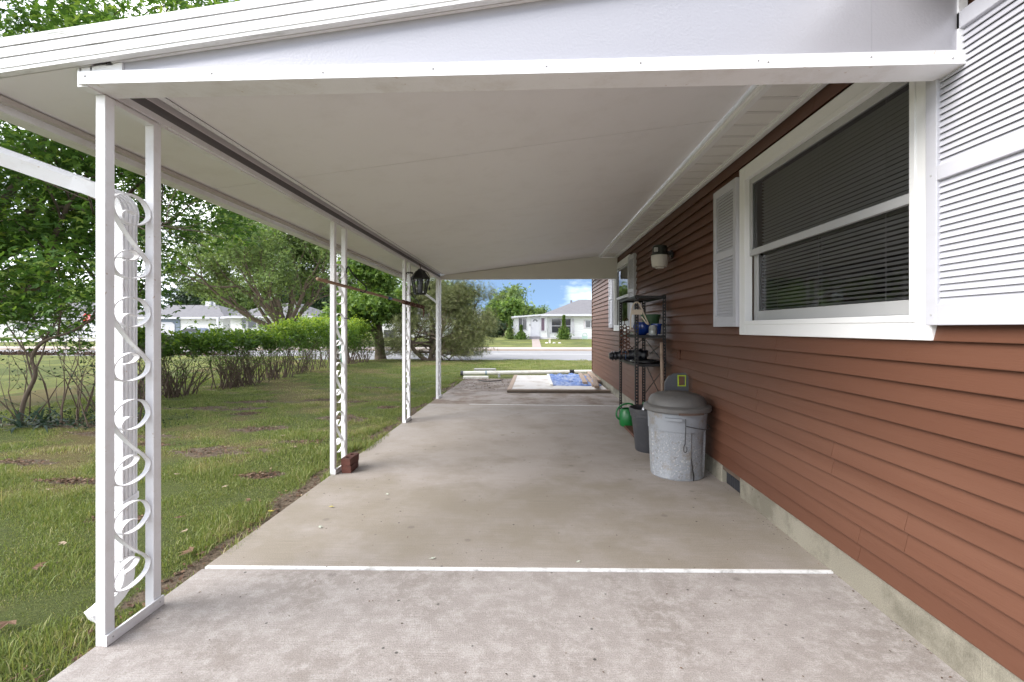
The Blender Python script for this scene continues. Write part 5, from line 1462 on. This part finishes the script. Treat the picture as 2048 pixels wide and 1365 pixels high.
# ------------------------------------------------------------------ grass blades, litter, fallen leaves
def blades(n, x0, x1, y0, y1, h, wd, seed, dens=None):
    r = np.random.default_rng(seed)
    x = r.uniform(x0, x1, n); y = r.uniform(y0, y1, n)
    dirt = patchval(x, y); dry = dryval(x, y)
    keep = r.uniform(size=n) > np.maximum(dirt*1.05, .55*np.clip(dry-.62, 0, .5)*2)
    if dens is not None: keep &= dens(x, y)
    x, y, dry = x[keep], y[keep], dry[keep]; n = len(x)
    z = lawnz(x, y) - .006
    tuft = .75 + .35*np.sin(x*5.3+np.sin(y*4)*2) + .25*np.sin(y*7.1)
    tuft = tuft + .8*np.clip(np.sin(x*2.1+np.sin(y*1.7)*2+.5)*np.sin(y*2.6+np.sin(x*1.3)), 0, 1) - .25*(dry > .75)
    hh = h*r.uniform(.4, 1.35, n)*np.clip(tuft, .35, 1.9)
    a = r.uniform(0, 6.283, n); lean = np.abs(r.normal(size=n))*.55
    dx_, dy_ = np.cos(a)*lean, np.sin(a)*lean
    px, py = -np.sin(a)*wd*.5, np.cos(a)*wd*.5
    rot = r.uniform(0, 6.283, n); px, py = np.cos(rot)*wd*.5, np.sin(rot)*wd*.5
    V = np.zeros((n, 5, 3))
    V[:,0] = np.stack([x-px, y-py, z], 1); V[:,1] = np.stack([x+px, y+py, z], 1)
    mxp = np.stack([x+dx_*hh*.45, y+dy_*hh*.45, z+hh*.6], 1)
    V[:,2] = mxp + np.stack([px, py, 0*px], 1)*.75; V[:,3] = mxp - np.stack([px, py, 0*px], 1)*.75
    V[:,4] = np.stack([x+dx_*hh*1.15, y+dy_*hh*1.15, z+hh*(1-.25*np.clip(lean,0,1))], 1)
    L = (np.arange(n)*5)[:,None] + np.array([0,1,2,3, 3,2,4])[None,:]
    ST = (np.arange(n)*7)[:,None] + np.array([0,4])[None,:]
    rn = np.clip(r.beta(1.6, 2.2, n)*.78 + .62*np.clip(dry-.42, 0, .7)*(r.uniform(size=n) < .8) + .3*(r.uniform(size=n) < .05), 0, 1)
    return V.reshape(-1,3), L, ST, np.repeat(rn, 5)
sets = [blades(190000, -6.2, -1.92, 1.0, 5.0, .031, .0040, 1), blades(190000, -9.5, -1.92, 5.0, 11.0, .036, .006, 2), blades(110000, -11, -1.92, 11.0, 22.3, .042, .010, 3), blades(2600, -6.5, -1.95, 1.0, 8.0, .085, .006, 6),
        blades(26000, -1.92, 2.6, 14.6, 22.3, .05, .012, 4), blades(20000, -2.5, -1.97, .6, 14.3, .06, .005, 5)]
Vs, Ls, Ss, Rs = [], [], [], []; vo = lo_ = 0
for V, L_, ST, rn in sets:
    Vs.append(V); Ls.append((L_+vo).ravel()); Ss.append((ST+lo_).ravel()); Rs.append(rn); vo += len(V); lo_ += L_.size
me = bpy.data.meshes.new('grass')
V = np.concatenate(Vs); L_ = np.concatenate(Ls).astype(np.int32); ST = np.concatenate(Ss).astype(np.int32)
me.vertices.add(len(V)); me.vertices.foreach_set('co', V.ravel())
me.loops.add(len(L_)); me.loops.foreach_set('vertex_index', L_)
me.polygons.add(len(ST)); me.polygons.foreach_set('loop_start', ST)
me.update(calc_edges=True)
addattr(me, 'rnd', np.concatenate(Rs))
gr = ob('grass', me, GRASSM, kind='stuff')
gr['label'] = 'short patchy green lawn grass left of the slab'; gr['category'] = 'grass'

r = np.random.default_rng(77)
n = 2600
PX = np.concatenate([np.stack([a_ + r.normal(size=260)*rx*.6, b_ + r.normal(size=260)*ry*.75], 1) for (a_, b_, rx, ry) in PATCH])
lx = np.concatenate([-2.10 + r.normal(size=1500)*.09, r.uniform(-2.0,-.6,500), r.uniform(-8,-2.2,600)])
ly = np.concatenate([r.uniform(1.2, 14, 1500), 10.6 + r.beta(2,1.5,500)*3.4, r.uniform(2, 14, 600)])
lx = np.concatenate([lx, PX[:,0]]); ly = np.concatenate([ly, PX[:,1]])
lz = np.where(lx < -1.97, lawnz(lx, ly)+.012, .006)
keep = (lx < -1.985) | (ly > 10.4)
keep &= (r.uniform(size=len(lx)) < np.where(lx < -2.4, .25 + patchval(lx, ly), 1))
pts = np.stack([lx, ly, lz], 1)[keep]
lt_ = ob('leaf_litter', scatter_mesh('leaf_litter', pts, np.where((pts[:,1] > 10.4) & (pts[:,0] > -2), .04, .034), 'leaf', 1.2, r, np.where((pts[:,1] > 10.4) & (pts[:,0] > -2), r.uniform(0,.2,len(pts)), np.where(pts[:,0] < -2.45, r.uniform(.25,1,len(pts)), r.beta(1.3,2,len(pts))))), LITTERM, kind='stuff')
lt_['label'] = 'scattered dead brown leaf litter along the slab edge'; lt_['category'] = 'leaves'

def fallen(x, y, s, rn, label, z=None, seed=0, group=None):
    tv, tf = templ('maple')
    a = seed*1.7; ca, sa = math.cos(a), math.sin(a)
    vv = [(s*(p[0]*ca-p[1]*sa), s*(p[0]*sa+p[1]*ca), s*(p[2]*1.5+.25*p[0]*p[0]+.02)) for p in tv]
    me = MB().add(vv, tf).mesh('fallen_leaf'); addattr(me, 'rnd', [rn]*len(vv))
    zz_ = float(lawnz(x, y))+.035 if z is None else z
    tag(ob('fallen_leaf', me, {0: LITTERM, 1: LEAF_HEDGE, 2: PALE}[0 if rn <= 1 else (1 if rn < 2 else 2)], at=(x, y, zz_)), label, 'leaf', group)
    addattr
PALE = leaf_mat('pale_leaf', [(0, (.45,.50,.42)), (1, (.55,.58,.50))], .1, .7)
for i, (x, y, s, rn, lab) in enumerate((
    (-2.22,2.98,.085,.72,'large curled brown leaf by the white joint strip'), (-2.62,2.25,.07,.62,'brown leaf in the grass near the foot of the nearest post'),
    (-3.05,2.75,.07,.66,'brown leaf left of the nearest post'), (-2.75,3.55,.06,.6,'brown leaf in grass right of the nearest post'), (-2.42,3.95,.06,.68,'small brown leaf in the grass before the second post'))):
    fallen(x, y, s, rn, lab, None, i+1)
for i, (x, y, s, lab) in enumerate(((-3.2,3.1,.05,'pale dry leaf in the grass left of the nearest post foot'),(-2.9,4.3,.045,'pale dry leaf in the grass level with the second post, nearer post side'),(-3.6,4.6,.05,'pale dry leaf just before the largest bare soil patch'),
    (-2.5,3.3,.045,'pale dry leaf in grass closest to the white joint strip'),(-3.4,6.3,.05,'pale dry leaf in the grass beyond the bare soil patch'),(-2.9,5.6,.05,'pale dry leaf in the grass left of the bricks'),
    (-4.4,4.1,.05,'pale dry leaf far left on the lawn behind the nearest post'),(-3.0,2.1,.05,'pale dry leaf nearest the bottom left corner'))):
    fallen(x, y, s, 1.0, lab, None, i+9, 'pale leaves scattered on the lawn')
for i, (x, y, s, lab) in enumerate(((-1.55,3.35,.035,'pale leaf on the slab left of centre near the joint'),(-.62,2.92,.03,'small pale leaf just beyond the white joint strip'),(-1.25,4.05,.03,'pale leaf on the slab before the bricks'),(.28,2.93,.022,'tiny pale leaf beyond the joint strip right of centre'))):
    fallen(x, y, s, 2.5, lab, .006, i+3)
for i, (x, y, s, lab) in enumerate(((-1.62,3.72,.03,'yellow leaf on the slab before the bricks'),(-2.08,3.65,.035,'yellow leaf at the grass edge of the slab'))):
    me_lab = lab
    tv, tf = templ('maple')
    me = MB().add([(s*p[0], s*p[1], s*(p[2]+.15)) for p in tv], tf).mesh('fallen_leaf'); addattr(me, 'rnd', [.95]*len(tv))
    tag(ob('fallen_leaf', me, mat('yellow_leaf', (.55,.48,.06), .6, .1), at=(x, y, .008 if x > -1.98 else -.01)), lab, 'leaf')

r = np.random.default_rng(12)
n = 420
dx_ = r.uniform(-1.95, 1.78, n); dy_ = 1.4 + r.beta(1.2, 2.2, n)*8.5
edge = r.uniform(size=n) < .3
dx_ = np.where(edge, 1.80 - np.abs(r.normal(size=n))*.05, dx_)
pts = np.stack([dx_, dy_, np.full(n, .004)], 1)
db = ob('slab_debris', scatter_mesh('slab_debris', pts, .013, 'leaf', 3.0, r, r.beta(1, 1.6, n)), LITTERM, kind='stuff')
db['label'] = 'tiny seeds, twigs and leaf bits scattered over the slab'; db['category'] = 'debris'
